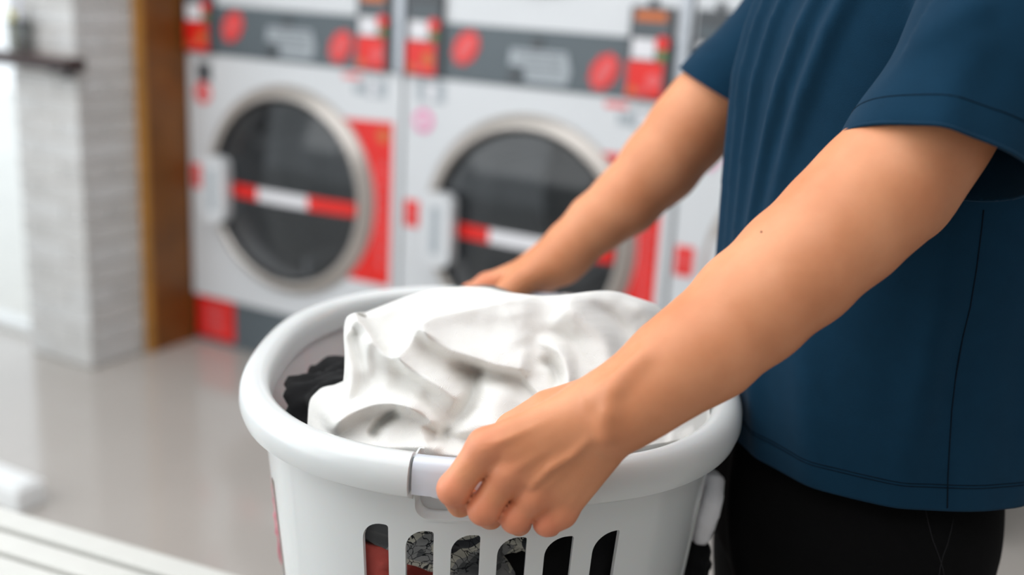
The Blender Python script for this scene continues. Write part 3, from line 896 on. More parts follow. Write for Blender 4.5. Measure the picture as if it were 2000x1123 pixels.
mc = nt.nodes.new('ShaderNodeMath'); mc.operation = 'MULTIPLY'
mx = nt.nodes.new('ShaderNodeMixRGB'); mx.inputs['Color2'].default_value = (*lin((34, 36, 40)), 1)
for n_ in (v1, v3): nt.links.new(tc.outputs['Object'], n_.inputs['Vector'])
vd = nt.nodes.new('ShaderNodeTexNoise'); vd.inputs['Scale'].default_value = 40
vx = nt.nodes.new('ShaderNodeVectorMath'); vx.operation = 'MULTIPLY_ADD'; vx.inputs[1].default_value = (0.06, 0.06, 0.03)
nt.links.new(tc.outputs['Object'], vd.inputs['Vector']); nt.links.new(vd.outputs['Color'], vx.inputs[0]); nt.links.new(tc.outputs['Object'], vx.inputs[2]); nt.links.new(vx.outputs[0], v2.inputs['Vector'])
nt.links.new(v1.outputs['Fac'], r1_.inputs['Fac']); nt.links.new(r1_.outputs['Color'], mx.inputs['Color1'])
nt.links.new(v2.outputs['Distance'], ma.inputs[0]); nt.links.new(v3.outputs['Fac'], mb.inputs[0])
nt.links.new(ma.outputs[0], mc.inputs[0]); nt.links.new(mb.outputs[0], mc.inputs[1]); nt.links.new(mc.outputs[0], mx.inputs['Fac'])
nt.links.new(mx.outputs['Color'], b.inputs['Base Color'])

garment('printed_garment', (-0.045, 0.800, 0.836), (0.075, 0.036, 0.030), 1, M_print, 'grey and cream camouflage-printed garment pressed behind the front slots of the basket', rot=(0, 0.22, 0), amp=0.3, freq=34)
garment('printed_garment', (-0.010, 0.800, 0.872), (0.080, 0.034, 0.022), 8, M_print, 'rolled grey printed cloth lying behind the hand opening of the basket', rot=(0, 0.12, 0), amp=0.3, freq=34)
garment('coral_shirt', (-0.120, 0.822, 0.793), (0.072, 0.055, 0.062), 2, M_coral, 'coral red garment bulging behind the leftmost front slot of the basket', amp=0.34, freq=26)
garment('navy_garment', (-0.085, 0.830, 0.712), (0.080, 0.060, 0.030), 3, M_navy, 'dark navy garment below the coral one in the basket', amp=0.3)
garment('black_trousers', (0.075, 0.830, 0.785), (0.090, 0.060, 0.085), 4, M_black_cloth, 'black folded garment behind the right-hand front slots of the basket', amp=0.22, freq=18)
garment('printed_garment', (0.014, 0.788, 0.846), (0.024, 0.018, 0.014), 14, M_print, 'small fold of striped grey printed cloth over the black garment in the fourth slot', rot=(0, 0.5, 0), amp=0.3, freq=60, sub=4)
garment('white_sock', (0.018, 0.778, 0.868), (0.022, 0.014, 0.014), 5, M_sock, 'white knitted sock balled up at the top of the fourth front slot', 'sock', amp=0.3, freq=50, sub=4)
garment('black_shirt', (-0.130, 0.918, 0.884), (0.066, 0.085, 0.040), 6, M_black_cloth, 'crumpled black garment with ruffled folds beside the white sheet, at the left of the basket', amp=0.42, freq=19, rot=(0, 0, 0.3), margin=0.012)
garment('teal_shirt', (-0.040, 1.100, 0.897), (0.072, 0.052, 0.056), 7, M_tealgrey, 'grey-green garment peeking out behind the white sheet near the far hand', amp=0.2, freq=14)
garment('rose_garment', (-0.120, 1.010, 0.750), (0.075, 0.085, 0.060), 9, M_rose, 'rose pink garment showing through the slots on the left side of the basket', amp=0.25, freq=18, margin=-0.0045)
garment('grey_towel', (0.08, 1.04, 0.790), (0.10, 0.11, 0.085), 10, M_tealgrey, 'grey-green towel deep inside the basket behind the black garment', 'towel', amp=0.2, freq=18)
# pieces pushed out through side slots
garment('white_garment', (0.190, 0.905, 0.815), (0.014, 0.022, 0.033), 11, M_sock, 'end of a white garment poking out of a right-side slot against the black trousers', amp=0.28, freq=34, clamp=False, sub=4, rot=(0, 0.15, 0))
garment('black_garment', (0.186, 0.905, 0.745), (0.014, 0.026, 0.040), 12, M_black_cloth, 'end of a black garment poking out of the basket below the white one', amp=0.3, freq=50, clamp=False, sub=4)
garment('pink_garment', (-0.2085, 0.935, 0.762), (0.006, 0.014, 0.055), 13, fabric('pink_cotton', (214, 132, 144)), 'end of a pink garment poking out of a left-side slot of the basket', amp=0.35, freq=60, clamp=False, sub=4, rot=(0, -0.1, 0))

# ------------------------------------------------------------------ the white sheet on top
M_sheet = mat('white_crinkled_cotton', (233, 232, 227), 0.9, noise_scale=20, noise_amt=0.01, sss=0.10, spec=0.2, sheen=0.15)
nt = M_sheet.node_tree; b = nt.nodes['Principled BSDF']; b.inputs['Subsurface Radius'].default_value = (1.0, 0.9, 0.55)
tc = nt.nodes.new('ShaderNodeTexCoord'); mp = nt.nodes.new('ShaderNodeMapping'); mp.inputs['Scale'].default_value = (1, 1, 1)
wv = nt.nodes.new('ShaderNodeTexWave'); wv.inputs['Scale'].default_value = 130; wv.inputs['Distortion'].default_value = 8; wv.inputs['Detail'].default_value = 3; wv.inputs['Detail Scale'].default_value = 1.6
wv.bands_direction = 'DIAGONAL'
bp = nt.nodes.new('ShaderNodeBump'); bp.inputs['Strength'].default_value = 0.4; bp.inputs['Distance'].default_value = 0.0005
def mnode(op, a, b_=None, c_=None):
    n = nt.nodes.new('ShaderNodeMath'); n.operation = op
    for i, v in enumerate((a, b_, c_)):
        if v is None: continue
        if hasattr(v, 'links'): nt.links.new(v, n.inputs[i])
        else: n.inputs[i].default_value = v
    return n.outputs[0]
sx = nt.nodes.new('ShaderNodeSeparateXYZ'); nt.links.new(tc.outputs['UV'], sx.inputs[0])
ns_ = nt.nodes.new('ShaderNodeTexNoise'); ns_.inputs['Scale'].default_value = 160; ns_.inputs['Detail'].default_value = 3; nt.links.new(tc.outputs['UV'], ns_.inputs['Vector'])
zig = mnode('PINGPONG', sx.outputs[1], 0.0046)
ph_ = mnode('MULTIPLY_ADD', zig, 1.1, sx.outputs[0])
ph2 = mnode('MULTIPLY_ADD', ns_.outputs['Fac'], 0.0075, ph_)
her = mnode('SINE', mnode('MULTIPLY', ph2, 2 * math.pi / 0.0019))
her = mnode('MULTIPLY_ADD', ns_.outputs['Fac'], 1.6, her)
nt.links.new(her, bp.inputs['Height']); nt.links.new(bp.outputs['Normal'], b.inputs['Normal'])

def pl_dist(px, py, path):
    """signed distance (positive on the right of travel) and parameter along a polyline"""
    best = np.full(px.shape, 1e9); sg = np.zeros(px.shape); tt = np.zeros(px.shape)
    path = np.array(path, float); seg = np.linalg.norm(np.diff(path, axis=0), axis=1); cum = np.r_[0, np.cumsum(seg)]
    for i in range(len(seg)):
        a, b_ = path[i], path[i + 1]; d = (b_ - a) / seg[i]
        rx, ry = px - a[0], py - a[1]; t = np.clip(rx * d[0] + ry * d[1], 0, seg[i])
        dx, dy = rx - t * d[0], ry - t * d[1]; dd = np.hypot(dx, dy)
        m_ = dd < best
        best = np.where(m_, dd, best); sg = np.where(m_, np.sign(d[0] * ry - d[1] * rx), sg); tt = np.where(m_, (cum[i] + t) / cum[-1], tt)
    return best * sg, tt
def smooth_path(path, n=6):
    p = np.array(path, float); out = []
    q = np.vstack([2 * p[0] - p[1], p, 2 * p[-1] - p[-2]])
    for i in range(1, len(q) - 2):
        for k in range(n):
            t = k / n; out.append(0.5 * ((2 * q[i]) + (q[i + 1] - q[i - 1]) * t + (2 * q[i - 1] - 5 * q[i] + 4 * q[i + 1] - q[i + 2]) * t * t + (-q[i - 1] + 3 * q[i] - 3 * q[i + 1] + q[i + 2]) * t ** 3))
    out.append(p[-1]); return out
def ridge(px, py, path, amp, wl, wr, ends=(0.15, 0.15), p=2.0):
    d, t = pl_dist(px, py, smooth_path(path))
    w = np.where(d < 0, wl, wr)
    tap = np.clip(t / max(ends[0], 1e-3), 0, 1) * np.clip((1 - t) / max(ends[1], 1e-3), 0, 1); tap = tap * tap * (3 - 2 * tap)
    dn = np.abs(d) / w
    return amp * np.exp(-dn ** p) * tap

top_pts = [(602, 800), (605, 783), (613, 771), (626, 766), (645, 764), (668, 752), (673, 700), (671, 650), (676, 622), (690, 612), (705, 613), (760, 592), (800, 577), (845, 565), (890, 560), (950, 561), (985, 569), (1010, 573), (1060, 578), (1110, 575), (1160, 569), (1200, 569), (1240, 580), (1290, 600), (1325, 640), (1350, 690), (1372, 740), (1385, 790), (1390, 830)]
bot_pts = [(600, 835), (640, 852), (690, 865), (740, 874), (800, 882), (860, 888), (920, 892), (1000, 888), (1100, 885), (1200, 880), (1290, 866), (1340, 856), (1375, 842), (1390, 834)]
NCOL, NFR, NBK = 330, 120, 34
# columns run along a parameter c; each column is a line from its bottom point to its top point
tp = np.array(top_pts, float); bt = np.array(bot_pts, float)
def resample(P, n, w=None):
    l = np.r_[0, np.cumsum(np.linalg.norm(np.diff(P, axis=0), axis=1))]
    t = np.linspace(0, 1, n) * l[-1]; return np.stack([np.interp(t, l, P[:, 0]), np.interp(t, l, P[:, 1])], -1)
T_ = resample(np.array(smooth_path(top_pts, 4)), NCOL); B_ = resample(np.array(smooth_path(bot_pts, 4)), NCOL)
r_ = np.linspace(0, 1, NFR)[:, None]
PX = B_[None, :, 0] * (1 - r_) + T_[None, :, 0] * r_; PY = B_[None, :, 1] * (1 - r_) + T_[None, :, 1] * r_
# base depth: front edge low at the rim, crown near the middle
def base_depth(px, py):
    k = np.clip((872 - py) / 300, 0, 1)
    y = 0.765 + 0.150 * k ** 0.85
    y += 0.030 * np.clip((760 - px) / 170, 0, 1) ** 1.5 * (1 - k) * 1.2
    y += 0.085 * np.clip((px - 1120) / 260, 0, 1) ** 1.3
    return y
Dp = base_depth(PX, PY)
H = np.zeros_like(Dp)
# the back sheet seen in the V between the two front rolls lies further back
vpath = smooth_path([(692, 606), (716, 632), (742, 668), (764, 690), (786, 676), (802, 648), (815, 627), (860, 606), (930, 592), (1000, 577), (1062, 577)])
d, t = pl_dist(PX, PY, vpath)
back = 1 / (1 + np.exp(np.clip(d / 1.8, -40, 40)))
back = back * (PX > 692) * (PX < 1075) * np.clip((1062 - PX) / 70, 0, 1)
H -= 0.048 * back
# rolls along the V edge
H += ridge(PX, PY, [(688, 616), (716, 634), (742, 670), (764, 692), (806, 722), (860, 756), (915, 790)], 0.026, 22, 30, (0.03, 0.10), 1.6) * (1 - back)
H += ridge(PX, PY, [(812, 630), (832, 652), (872, 678), (925, 700), (990, 716), (1045, 722)], 0.020, 42, 15, (0.03, 0.12), 1.8) * (1 - back)
H += ridge(PX, PY, [(813, 628), (860, 608), (930, 594), (1000, 580), (1070, 580)], 0.012, 8, 40, (0.02, 0.2), 1.8) * (1 - back)
H += ridge(PX, PY, [(764, 692), (786, 675), (801, 650), (812, 630)], 0.016, 5, 34, (0.1, 0.1), 1.6) * (1 - back)
# left roll that stands up at the corner
H += ridge(PX, PY, [(676, 640), (678, 690), (686, 740), (672, 790), (650, 835)], 0.012, 16, 26, (0.05, 0.1))
H -= ridge(PX, PY, [(696, 632), (698, 670), (708, 730), (706, 780)], 0.008, 8, 12, (0.15, 0.6))
H += ridge(PX, PY, [(722, 650), (712, 700), (716, 760)], 0.010, 14, 26, (0.2, 0.4))
# hollow under the first crest
H -= ridge(PX, PY, [(744, 694), (790, 736), (845, 772), (892, 806)], 0.014, 14, 34, (0.35, 0.4))
H += ridge(PX, PY, [(720, 740), (780, 775), (840, 800)], 0.008, 30, 30, (0.3, 0.3))
# tip of the first crest drops steeply into the central valley
H -= ridge(PX, PY, [(942, 700), (930, 745), (916, 800), (868, 845), (830, 862)], 0.021, 12, 46, (0.15, 0.1), 1.7)
# central sheet panel to the right of that valley
H += ridge(PX, PY, [(985, 740), (970, 800), (960, 850)], 0.010, 30, 40, (0.3, 0.2))
H -= ridge(PX, PY, [(1000, 728), (1035, 765), (1062, 800), (1075, 840)], 0.010, 6, 22, (0.3, 0.5))
H -= ridge(PX, PY, [(880, 700), (930, 722), (990, 736), (1040, 742)], 0.011, 10, 18, (0.2, 0.3))
# the curl
H += ridge(PX, PY, [(1040, 664), (1075, 674), (1100, 700), (1108, 738), (1102, 770), (1090, 800)], 0.014, 16, 10, (0.3, 0.4))
H -= ridge(PX, PY, [(1040, 708), (1070, 712), (1086, 738), (1082, 778)], 0.013, 14, 9, (0.35, 0.5))
H -= ridge(PX, PY, [(1010, 640), (1062, 652), (1112, 668), (1130, 712), (1128, 770)], 0.008, 18, 12, (0.4, 0.5))
# long roll at the right
H += ridge(PX, PY, [(1090, 588), (1130, 614), (1165, 644), (1186, 678), (1196, 720), (1190, 760)], 0.020, 20, 34, (0.1, 0.2))
H -= ridge(PX, PY, [(1130, 590), (1190, 618), (1224, 660), (1236, 720)], 0.011, 16, 20, (0.4, 0.5))
H += ridge(PX, PY, [(1215, 580), (1262, 610), (1284, 660)], 0.009, 18, 20, (0.4, 0.4))
H += ridge(PX, PY, [(1000, 590), (1010, 640), (1030, 680)], 0.006, 40, 40, (0.3, 0.3))
# bottom loop at the left front
H += ridge(PX, PY, [(640, 846), (668, 820), (700, 800), (742, 788), (790, 792), (826, 806), (846, 830), (842, 846)], 0.024, 16, 14, (0.08, 0.1))
H -= ridge(PX, PY, [(722, 856), (740, 830), (764, 809), (784, 800)], 0.016, 9, 12, (0.15, 0.25))
H -= ridge(PX, PY, [(852, 852), (900, 862), (960, 868)], 0.022, 16, 20, (0.2, 0.3))
# left lower flap lies lower and behind
flap = 1 / (1 + np.exp((PX - (676 - (PY - 740) * 0.42)) / 4.0)) * np.clip((PY - 735) / 25, 0, 1)
H -= 0.010 * flap
# right end flap
H += ridge(PX, PY, [(1300, 850), (1330, 858), (1368, 840)], 0.008, 12, 12, (0.2, 0.2))
# fine irregularity
nz2 = np.array([[noise.noise(Vector((a / 60, b_ / 60, 3.0))) + 0.5 * noise.noise(Vector((a / 26, b_ / 26, 7.0))) for a, b_ in zip(ra, rb)] for ra, rb in zip(PX[::2, ::2], PY[::2, ::2])])
nz2 = np.repeat(np.repeat(nz2, 2, 0), 2, 1)[:NFR, :NCOL]
def blur2(A, it):
    for _ in range(it):
        P = np.pad(A, 1, mode='edge'); A = (P[:-2, 1:-1] + P[2:, 1:-1] + P[1:-1, :-2] + P[1:-1, 2:] + 4 * P[1:-1, 1:-1]) / 8
    return A
H += 0.0022 * blur2(nz2, 3)
# the sheet rolls over its own outline
edge = np.clip((1 - r_) / 0.06, 0, 1); H -= 0.018 * (1 - np.sqrt(1 - (1 - edge) ** 2))
Dp = blur2(Dp - H, 3)
Dw = np.stack([FWD[None, None, c] + RT[c] * (PX[..., None][..., 0] - 1000) / F - UP[c] * (PY - 561.5) / F for c in range(3)], -1)
G = CAM + Dw * (Dp / Dw[..., 1])[..., None]
# back of the mound: falls away from the crown towards the far side of the basket
topr = G[-1]; rowsb = []
for k in range(1, NBK + 1):
    s = k / NBK
    Y = topr[:, 1] + s * np.maximum(1.02 - topr[:, 1], 0.02)
    X = topr[:, 0] * (1 - 0.12 * s) + BC[0] * 0.12 * s
    z = topr[:, 2] - 0.006 * s - (topr[:, 2] - 0.905) * s ** 1.6
    rowsb.append(np.stack([X, Y, z], -1))
# front skirt: tucks down inside the rim
botr = G[0]; rowsf = []
for k in range(6, 0, -1):
    s = k / 6
    rowsf.append(np.stack([botr[:, 0] * (1 - 0.06 * s), botr[:, 1] + 0.012 * s, botr[:, 2] - 0.035 * s], -1))
ALL = np.concatenate([np.array(rowsf), G, np.array(rowsb)])
nr, nc = ALL.shape[:2]
ALLc = ALL.reshape(-1, 3).copy()
# below the rim top the sheet stays inside the basket
low = ALLc[:, 2] < ZR + 0.002
ALLc[low] = np.where((ALLc[low][:, 2:3] > 0), clamp_in(ALLc[low], 0.003), 0)
ii = (np.arange(nr - 1)[:, None] * nc + np.arange(nc - 1)[None, :]).ravel()
QD = np.stack([ii, ii + 1, ii + nc + 1, ii + nc], -1)
me = np_mesh('white_sheet', ALLc - np.array([0, 0.9, 0.93]), QD)
# cloth coordinates in metres along rows and columns, for the woven texture
GG = ALLc.reshape(nr, nc, 3)
du = np.zeros((nr, nc)); du[:, 1:] = np.linalg.norm(np.diff(GG, axis=1), axis=2); UU = np.cumsum(np.tile(du.mean(0), (nr, 1)), 1)
dv = np.zeros((nr, nc)); dv[1:] = np.linalg.norm(np.diff(GG, axis=0), axis=2); VV = np.cumsum(np.tile(dv.mean(1)[:, None], (1, nc)), 0)
uvl = me.uv_layers.new(name='cloth')
li = np.empty(len(me.loops), np.int32); me.loops.foreach_get('vertex_index', li)
uvl.data.foreach_set('uv', np.stack([UU.ravel()[li], VV.ravel()[li]], -1).astype(np.float32).ravel())
sheet = link('white_sheet', me, M_sheet); sheet.location = (0, 0.9, 0.93)
md = sheet.modifiers.new('thick', 'SOLIDIFY'); md.thickness = 0.0012; md.offset = -1
tag(sheet, 'crumpled white crinkle-cotton sheet heaped on top of the laundry basket', 'sheet')

# ------------------------------------------------------------------ the person
def prad(P, px):                     # radius in metres of px pixels at the distance of point P
    return px * float((np.asarray(P) - CAM) @ FWD) / F
VIEW = np.array([-0.05, -0.95, 0.30]); VIEW = VIEW / np.linalg.norm(VIEW)

# near arm stations (centre pixel, half width in pixels, depth)
near_arm = [((1222, 792), 76, 0.692), ((1262, 762), 86, 0.700), ((1320, 716), 96, 0.708), ((1380, 677), 104, 0.716), ((1466, 600), 113, 0.730), ((1557, 521), 119, 0.744), ((1640, 445), 122, 0.756), ((1712, 372), 119, 0.762)]
NA = [Q(*p, Y) for p, h, Y in near_arm]; NR = [prad(P, h) for P, (p, h, Y) in zip(NA, near_arm)]
NSH = np.array([0.405, 0.815, 1.375])
_e = Q(1800, 268, 0.778); NA += [_e, _e + (NSH - _e) * 0.6, NSH]; NR += [0.0455, 0.050, 0.056]
far_arm = [((1096, 506), 44, 1.222), ((1120, 478), 50, 1.224), ((1165, 436), 57, 1.228), ((1222, 393), 66, 1.234), ((1290, 322), 76, 1.240), ((1345, 255), 80, 1.246), ((1378, 212), 78, 1.250)]
FA = [Q(*p, Y) for p, h, Y in far_arm]; FR = [prad(P, h) for P, (p, h, Y) in zip(FA, far_arm)]
FSH = np.array([0.405, 1.205, 1.375])
FA += [FA[-1] + (FSH - FA[-1]) * 0.4, FA[-1] + (FSH - FA[-1]) * 0.7, FSH]; FR += [0.047, 0.050, 0.056]

def hand_near():
    W0 = Q(1222, 792, 0.692)
    mcp = [Q(948, 872, 0.7000), Q(992, 922, 0.6975), Q(1042, 968, 0.6985), Q(1096, 1000, 0.7030)]
    pip = [Q(886, 955, 0.6930), Q(945, 994, 0.6930), Q(1006, 1012, 0.6960), Q(1068, 1020, 0.6985)]
    dip = [Q(899, 984, 0.7130), Q(958, 1008, 0.7140), Q(1014, 1022, 0.7160), Q(1074, 1026, 0.7160)]
    tip = [Q(922, 962, 0.7330), Q(975, 985, 0.7340), Q(1026, 1000, 0.7350), Q(1084, 1006, 0.7330)]
    rad = [(0.0125, 0.0112, 0.0100, 0.0088), (0.0122, 0.0110, 0.0100, 0.0088), (0.0115, 0.0102, 0.0094, 0.0082), (0.0108, 0.0093, 0.0086, 0.0075)]
    car = [Q(1175, 778, 0.700), Q(1185, 798, 0.695), Q(1195, 820, 0.696), Q(1208, 842, 0.700)]
    th = [Q(1160, 790, 0.716), Q(1075, 812, 0.728), Q(1005, 842, 0.748), Q(962, 872, 0.763), Q(930, 880, 0.768)]
    thr = [0.0190, 0.0175, 0.0135, 0.0118, 0.0095]
    return dict(W=W0, mcp=mcp, pip=pip, dip=dip, tip=tip, rad=rad, car=car, th=th, thr=thr)
def hand_far():
    W0 = Q(1096, 506, 1.222)
    mcp = [Q(950, 553, 1.228), Q(945, 566, 1.246), Q(950, 578, 1.262), Q(958, 590, 1.274)]
    pip = [Q(915, 572, 1.236), Q(918, 582, 1.254), Q(926, 592, 1.266), Q(938, 600, 1.276)]
    dip = [Q(918, 592, 1.232), Q(922, 600, 1.246), Q(930, 608, 1.254), Q(942, 614, 1.262)]
    tip = [Q(930, 606, 1.222), Q(935, 612, 1.230), Q(942, 616, 1.236), Q(952, 618, 1.244)]
    rad = [(0.0115, 0.0105, 0.0098, 0.0086)] * 2 + [(0.0110, 0.0100, 0.0092, 0.0082), (0.0100, 0.0090, 0.0085, 0.0075)]
    car = [Q(1060, 515, 1.220), Q(1062, 524, 1.228), Q(1066, 534, 1.236), Q(1072, 544, 1.244)]
    th = [Q(1070, 520, 1.212), Q(1020, 548, 1.200), Q(990, 572, 1.190), Q(965, 590, 1.186), Q(948, 600, 1.184)]
    thr = [0.0180, 0.0165, 0.0135, 0.0118, 0.0098]
    return dict(W=W0, mcp=mcp, pip=pip, dip=dip, tip=tip, rad=rad, car=car, th=th, thr=thr)
HN, HF = hand_near(), hand_far()

def palm_d(p, h):
    d = None
    for i in range(4):
        e = seg_d(p, h['car'][i], h['mcp'][i], 0.0150, h['rad'][i][0] * 0.98)
        d = e if d is None else smin(d, e, 0.014)
    # flesh between the metacarpals
    for i in range(3):
        a = (h['car'][i] + h['car'][i + 1]) / 2; b = (h['mcp'][i] + h['mcp'][i + 1]) / 2
        d = smin(d, seg_d(p, a, a + (b - a) * 0.86, 0.0150, 0.0098), 0.008)
    d = smin(d, chain_d(p, h['th'][:3], h['thr'][:3]), 0.014)
    return d
def hand_d(p, h):
    pd = palm_d(p, h); D = None
    for i in range(4):
        f = chain_d(p, [h['mcp'][i], h['pip'][i], h['dip'][i], h['tip'][i]], h['rad'][i])
        # knuckle swelling
        f = smin(f, np.linalg.norm(p - h['pip'][i], axis=-1) - h['rad'][i][1] * 1.05, 0.004)
        e = smin(pd, f, 0.0065)
        D = e if D is None else np.minimum(D, e)
    t = chain_d(p, h['th'], h['thr'], k=0.003)
    return np.minimum(D, smin(pd, t, 0.006))
def tendons_d(p, h, d, lift=0.0):
    """knuckle heads, tendons and veins standing proud of the back of the hand"""
    n = VIEW
    for i in range(4):
        m_ = h['mcp'][i] + n * (h['rad'][i][0] * 0.46)
        d = smin(d, np.linalg.norm(p - m_, axis=-1) - h['rad'][i][0] * 0.74, 0.006)
        c = h['car'][i] + n * 0.0120
        s = h['mcp'][i] + n * (h['rad'][i][0] - 0.0008)
        d = smin(d, seg_d(p, c + (s - c) * 0.30, s, 0.0008, 0.0022), 0.0042)
    return d

def near_group(p):
    d = chain_d(p, NA, NR, k=0.010)
    # elbow bone and forearm muscle
    d = smin(d, seg_d(p, Q(1775, 392, 0.785), Q(1700, 395, 0.775), 0.028, 0.036), 0.03)
    hd = hand_d(p, HN)
    hd = tendons_d(p, HN, hd)
    # bridge wrist
    hd = smin(hd, seg_d(p, Q(1222, 792, 0.694), Q(1165, 815, 0.699), prad(NA[0], 62), 0.0225, flat=VIEW, fs=1.25), 0.012)
    d = smin(d, hd, 0.016)
    # veins and wrist tendons
    def on(px, py, Y): return Q(px, py, Y)
    v = chain_d(p, [Q(1040, 950, 0.6850), Q(1075, 915, 0.6815), Q(1120, 888, 0.6800), Q(1150, 858, 0.6775)], [0.0008, 0.0014, 0.0014, 0.0008])
    d = smin(d, v, 0.0055)
    v = chain_d(p, [Q(1185, 845, 0.6720), Q(1188, 805, 0.6690), Q(1196, 765, 0.6720)], [0.003, 0.0032, 0.002])
    d = smin(d, v, 0.012)
    v = chain_d(p, [Q(1255, 700, 0.6850), Q(1205, 745, 0.6780), Q(1165, 775, 0.6800)], [0.003, 0.004, 0.003])
    d = smin(d, v, 0.012)
    return d
def far_group(p):
    d = chain_d(p, FA, FR, k=0.010)
    hd = hand_d(p, HF)
    d = smin(d, smin(hd, seg_d(p, FA[0], Q(1055, 522, 1.222), 0.026, 0.021), 0.015), 0.02)
    return d
HC = np.array([0.300, 1.010, 1.640])
def Rhead():
    a = math.radians(24)      # nods forward, looking down at the basket (-x)
    return np.array([[math.cos(a), 0, -math.sin(a)], [0, 1, 0], [math.sin(a), 0, math.cos(a)]])
RHD = Rhead()
def hloc(x, y, z):            # head-local point: x towards the face (-x world), y to the left, z up
    return HC + RHD @ np.array([-x, y, z])
def head_group(p):
    d = ell_d(p, hloc(-0.012, 0, 0.035), (0.098, 0.078, 0.095), RHD)
    d = smin(d, ell_d(p, hloc(0.022, 0, -0.040), (0.070, 0.060, 0.075), RHD), 0.03)
    d = smin(d, ell_d(p, hloc(0.062, 0, -0.088), (0.022, 0.026, 0.018), RHD), 0.025)
    d = smin(d, seg_d(p, hloc(0.086, 0, 0.010), hloc(0.108, 0, -0.026), 0.006, 0.011), 0.010)
    for s in (-1, 1):
        d = smin(d, np.linalg.norm(p - hloc(0.100, 0.012 * s, -0.030), axis=-1) - 0.007, 0.006)
        d = smin(d, seg_d(p, hloc(0.088, 0.016 * s, 0.022), hloc(0.076, 0.044 * s, 0.022), 0.006, 0.006), 0.010)
        d = np.maximum(d, -smin(np.linalg.norm(p - hloc(0.098, 0.030 * s, 0.004), axis=-1) - 0.013, np.linalg.norm(p - hloc(0.104, 0.030 * s, 0.004), axis=-1) - 0.012, 0.005))
        d = smin(d, ell_d(p, hloc(-0.005, 0.079 * s, -0.005), (0.017, 0.008, 0.030), RHD), 0.005)
        d = smin(d, ell_d(p, hloc(0.062, 0.036 * s, -0.022), (0.018, 0.016, 0.014), RHD), 0.02)
    d = smin(d, seg_d(p, hloc(0.088, 0.018, -0.056), hloc(0.088, -0.018, -0.056), 0.006, 0.006), 0.006)
    d = smin(d, seg_d(p, hloc(0.086, 0.015, -0.067), hloc(0.086, -0.015, -0.067), 0.007, 0.007), 0.005)
    d = smin(d, seg_d(p, hloc(-0.020, 0, -0.055), np.array([0.365, 1.010, 1.43]), 0.055, 0.060), 0.02)
    return d
def torso_core(p):
    d = seg_d(p, (0.365, 1.01, 1.37), (0.365, 1.01, 1.42), 0.07, 0.055)
    d = smin(d, seg_d(p, (0.385, 0.87, 1.37), (0.385, 1.15, 1.37), 0.055, 0.055), 0.04)
    d = smin(d, ell_d(p, (0.365, 1.01, 1.20), (0.108, 0.150, 0.24)), 0.05)
    d = smin(d, ell_d(p, (0.365, 1.01, 0.95), (0.098, 0.140, 0.18)), 0.05)
    return d
LEG = {}
for s, y in ((-1, 0.915), (1, 1.105)):
    LEG[s] = [np.array([0.342, y, 0.86]), np.array([0.342, y - 0.005 * s, 0.48]), np.array([0.375, y, 0.085])]
def legs_core(p):
    d = None
    for s in (-1, 1):
        e = chain_d(p, LEG[s], [0.072, 0.050, 0.036], k=0.02)
        e = smin(e, seg_d(p, LEG[s][2] + np.array([0.02, 0, -0.035]), LEG[s][2] + np.array([-0.15, 0, -0.052]), 0.030, 0.022), 0.02)
        d = e if d is None else np.minimum(d, e)
    return d
GROUPS = [(near_group, np.array([0.20, 0.76, 1.13]), 0.46), (far_group, np.array([0.2, 1.24, 1.13]), 0.44),
          (head_group, np.array([0.31, 1.01, 1.60]), 0.26), (torso_core, np.array([0.365, 1.01, 1.12]), 0.48), (legs_core, np.array([0.33, 1.01, 0.45]), 0.60)]
KS = [0.03, 0.03, 0.03, 0.03, 0.05]
def body_sdf(p):
    D = None
    for (fn, c, R), k in zip(GROUPS, KS):
        dist = np.linalg.norm(p - c, axis=-1) - R
        if dist.min() > 0.06:
            e = dist + 0.02
            D = e if D is None else np.minimum(D, e)
        else:
            e = fn(p)
            D = e if D is None else smin(D, e, k)
    return D
xs = np.r_[np.arange(-0.075, 0.12, 0.0021), np.arange(0.12, 0.53, 0.0040)]
ys = np.r_[np.arange(0.630, 0.795, 0.0021), np.arange(0.795, 1.18, 0.0055), np.arange(1.18, 1.34, 0.0036)]
zs = np.r_[np.arange(-0.004, 0.84, 0.010), np.arange(0.84, 1.06, 0.0021), np.arange(1.06, 1.24, 0.0036), np.arange(1.24, 1.45, 0.007), np.arange(1.45, 1.80, 0.0032)]
Pb, Qb = surface_nets(body_sdf, xs, ys, zs)
Pb = relax(Pb, Qb, 2)
M_skin = bpy.data.materials.new('tan_skin'); M_skin.use_nodes = True
nt = M_skin.node_tree; b = nt.nodes['Principled BSDF']
b.inputs['Roughness'].default_value = 0.44; b.inputs['Subsurface Weight'].default_value = 0.18; b.inputs['Subsurface Scale'].default_value = 0.006
b.inputs['Subsurface Radius'].default_value = (1.0, 0.35, 0.18); b.inputs['Specular IOR Level'].default_value = 0.40
at = nt.nodes.new('ShaderNodeAttribute'); at.attribute_name = 'flush'
tc = nt.nodes.new('ShaderNodeTexCoord'); n1 = nt.nodes.new('ShaderNodeTexNoise'); n1.inputs['Scale'].default_value = 15; n1.inputs['Detail'].default_value = 6
rp = nt.nodes.new('ShaderNodeValToRGB'); rp.color_ramp.elements[0].position = 0.3; rp.color_ramp.elements[1].position = 0.72
rp.color_ramp.elements[0].color = (*lin((206, 132, 90)), 1); rp.color_ramp.elements[1].color = (*lin((230, 160, 118)), 1)
mx = nt.nodes.new('ShaderNodeMixRGB'); mx.inputs['Color2'].default_value = (*lin((224, 124, 98)), 1)
n2 = nt.nodes.new('ShaderNodeTexVoronoi'); n2.inputs['Scale'].default_value = 900
bp = nt.nodes.new('ShaderNodeBump'); bp.inputs['Strength'].default_value = 0.12; bp.inputs['Distance'].default_value = 0.0006
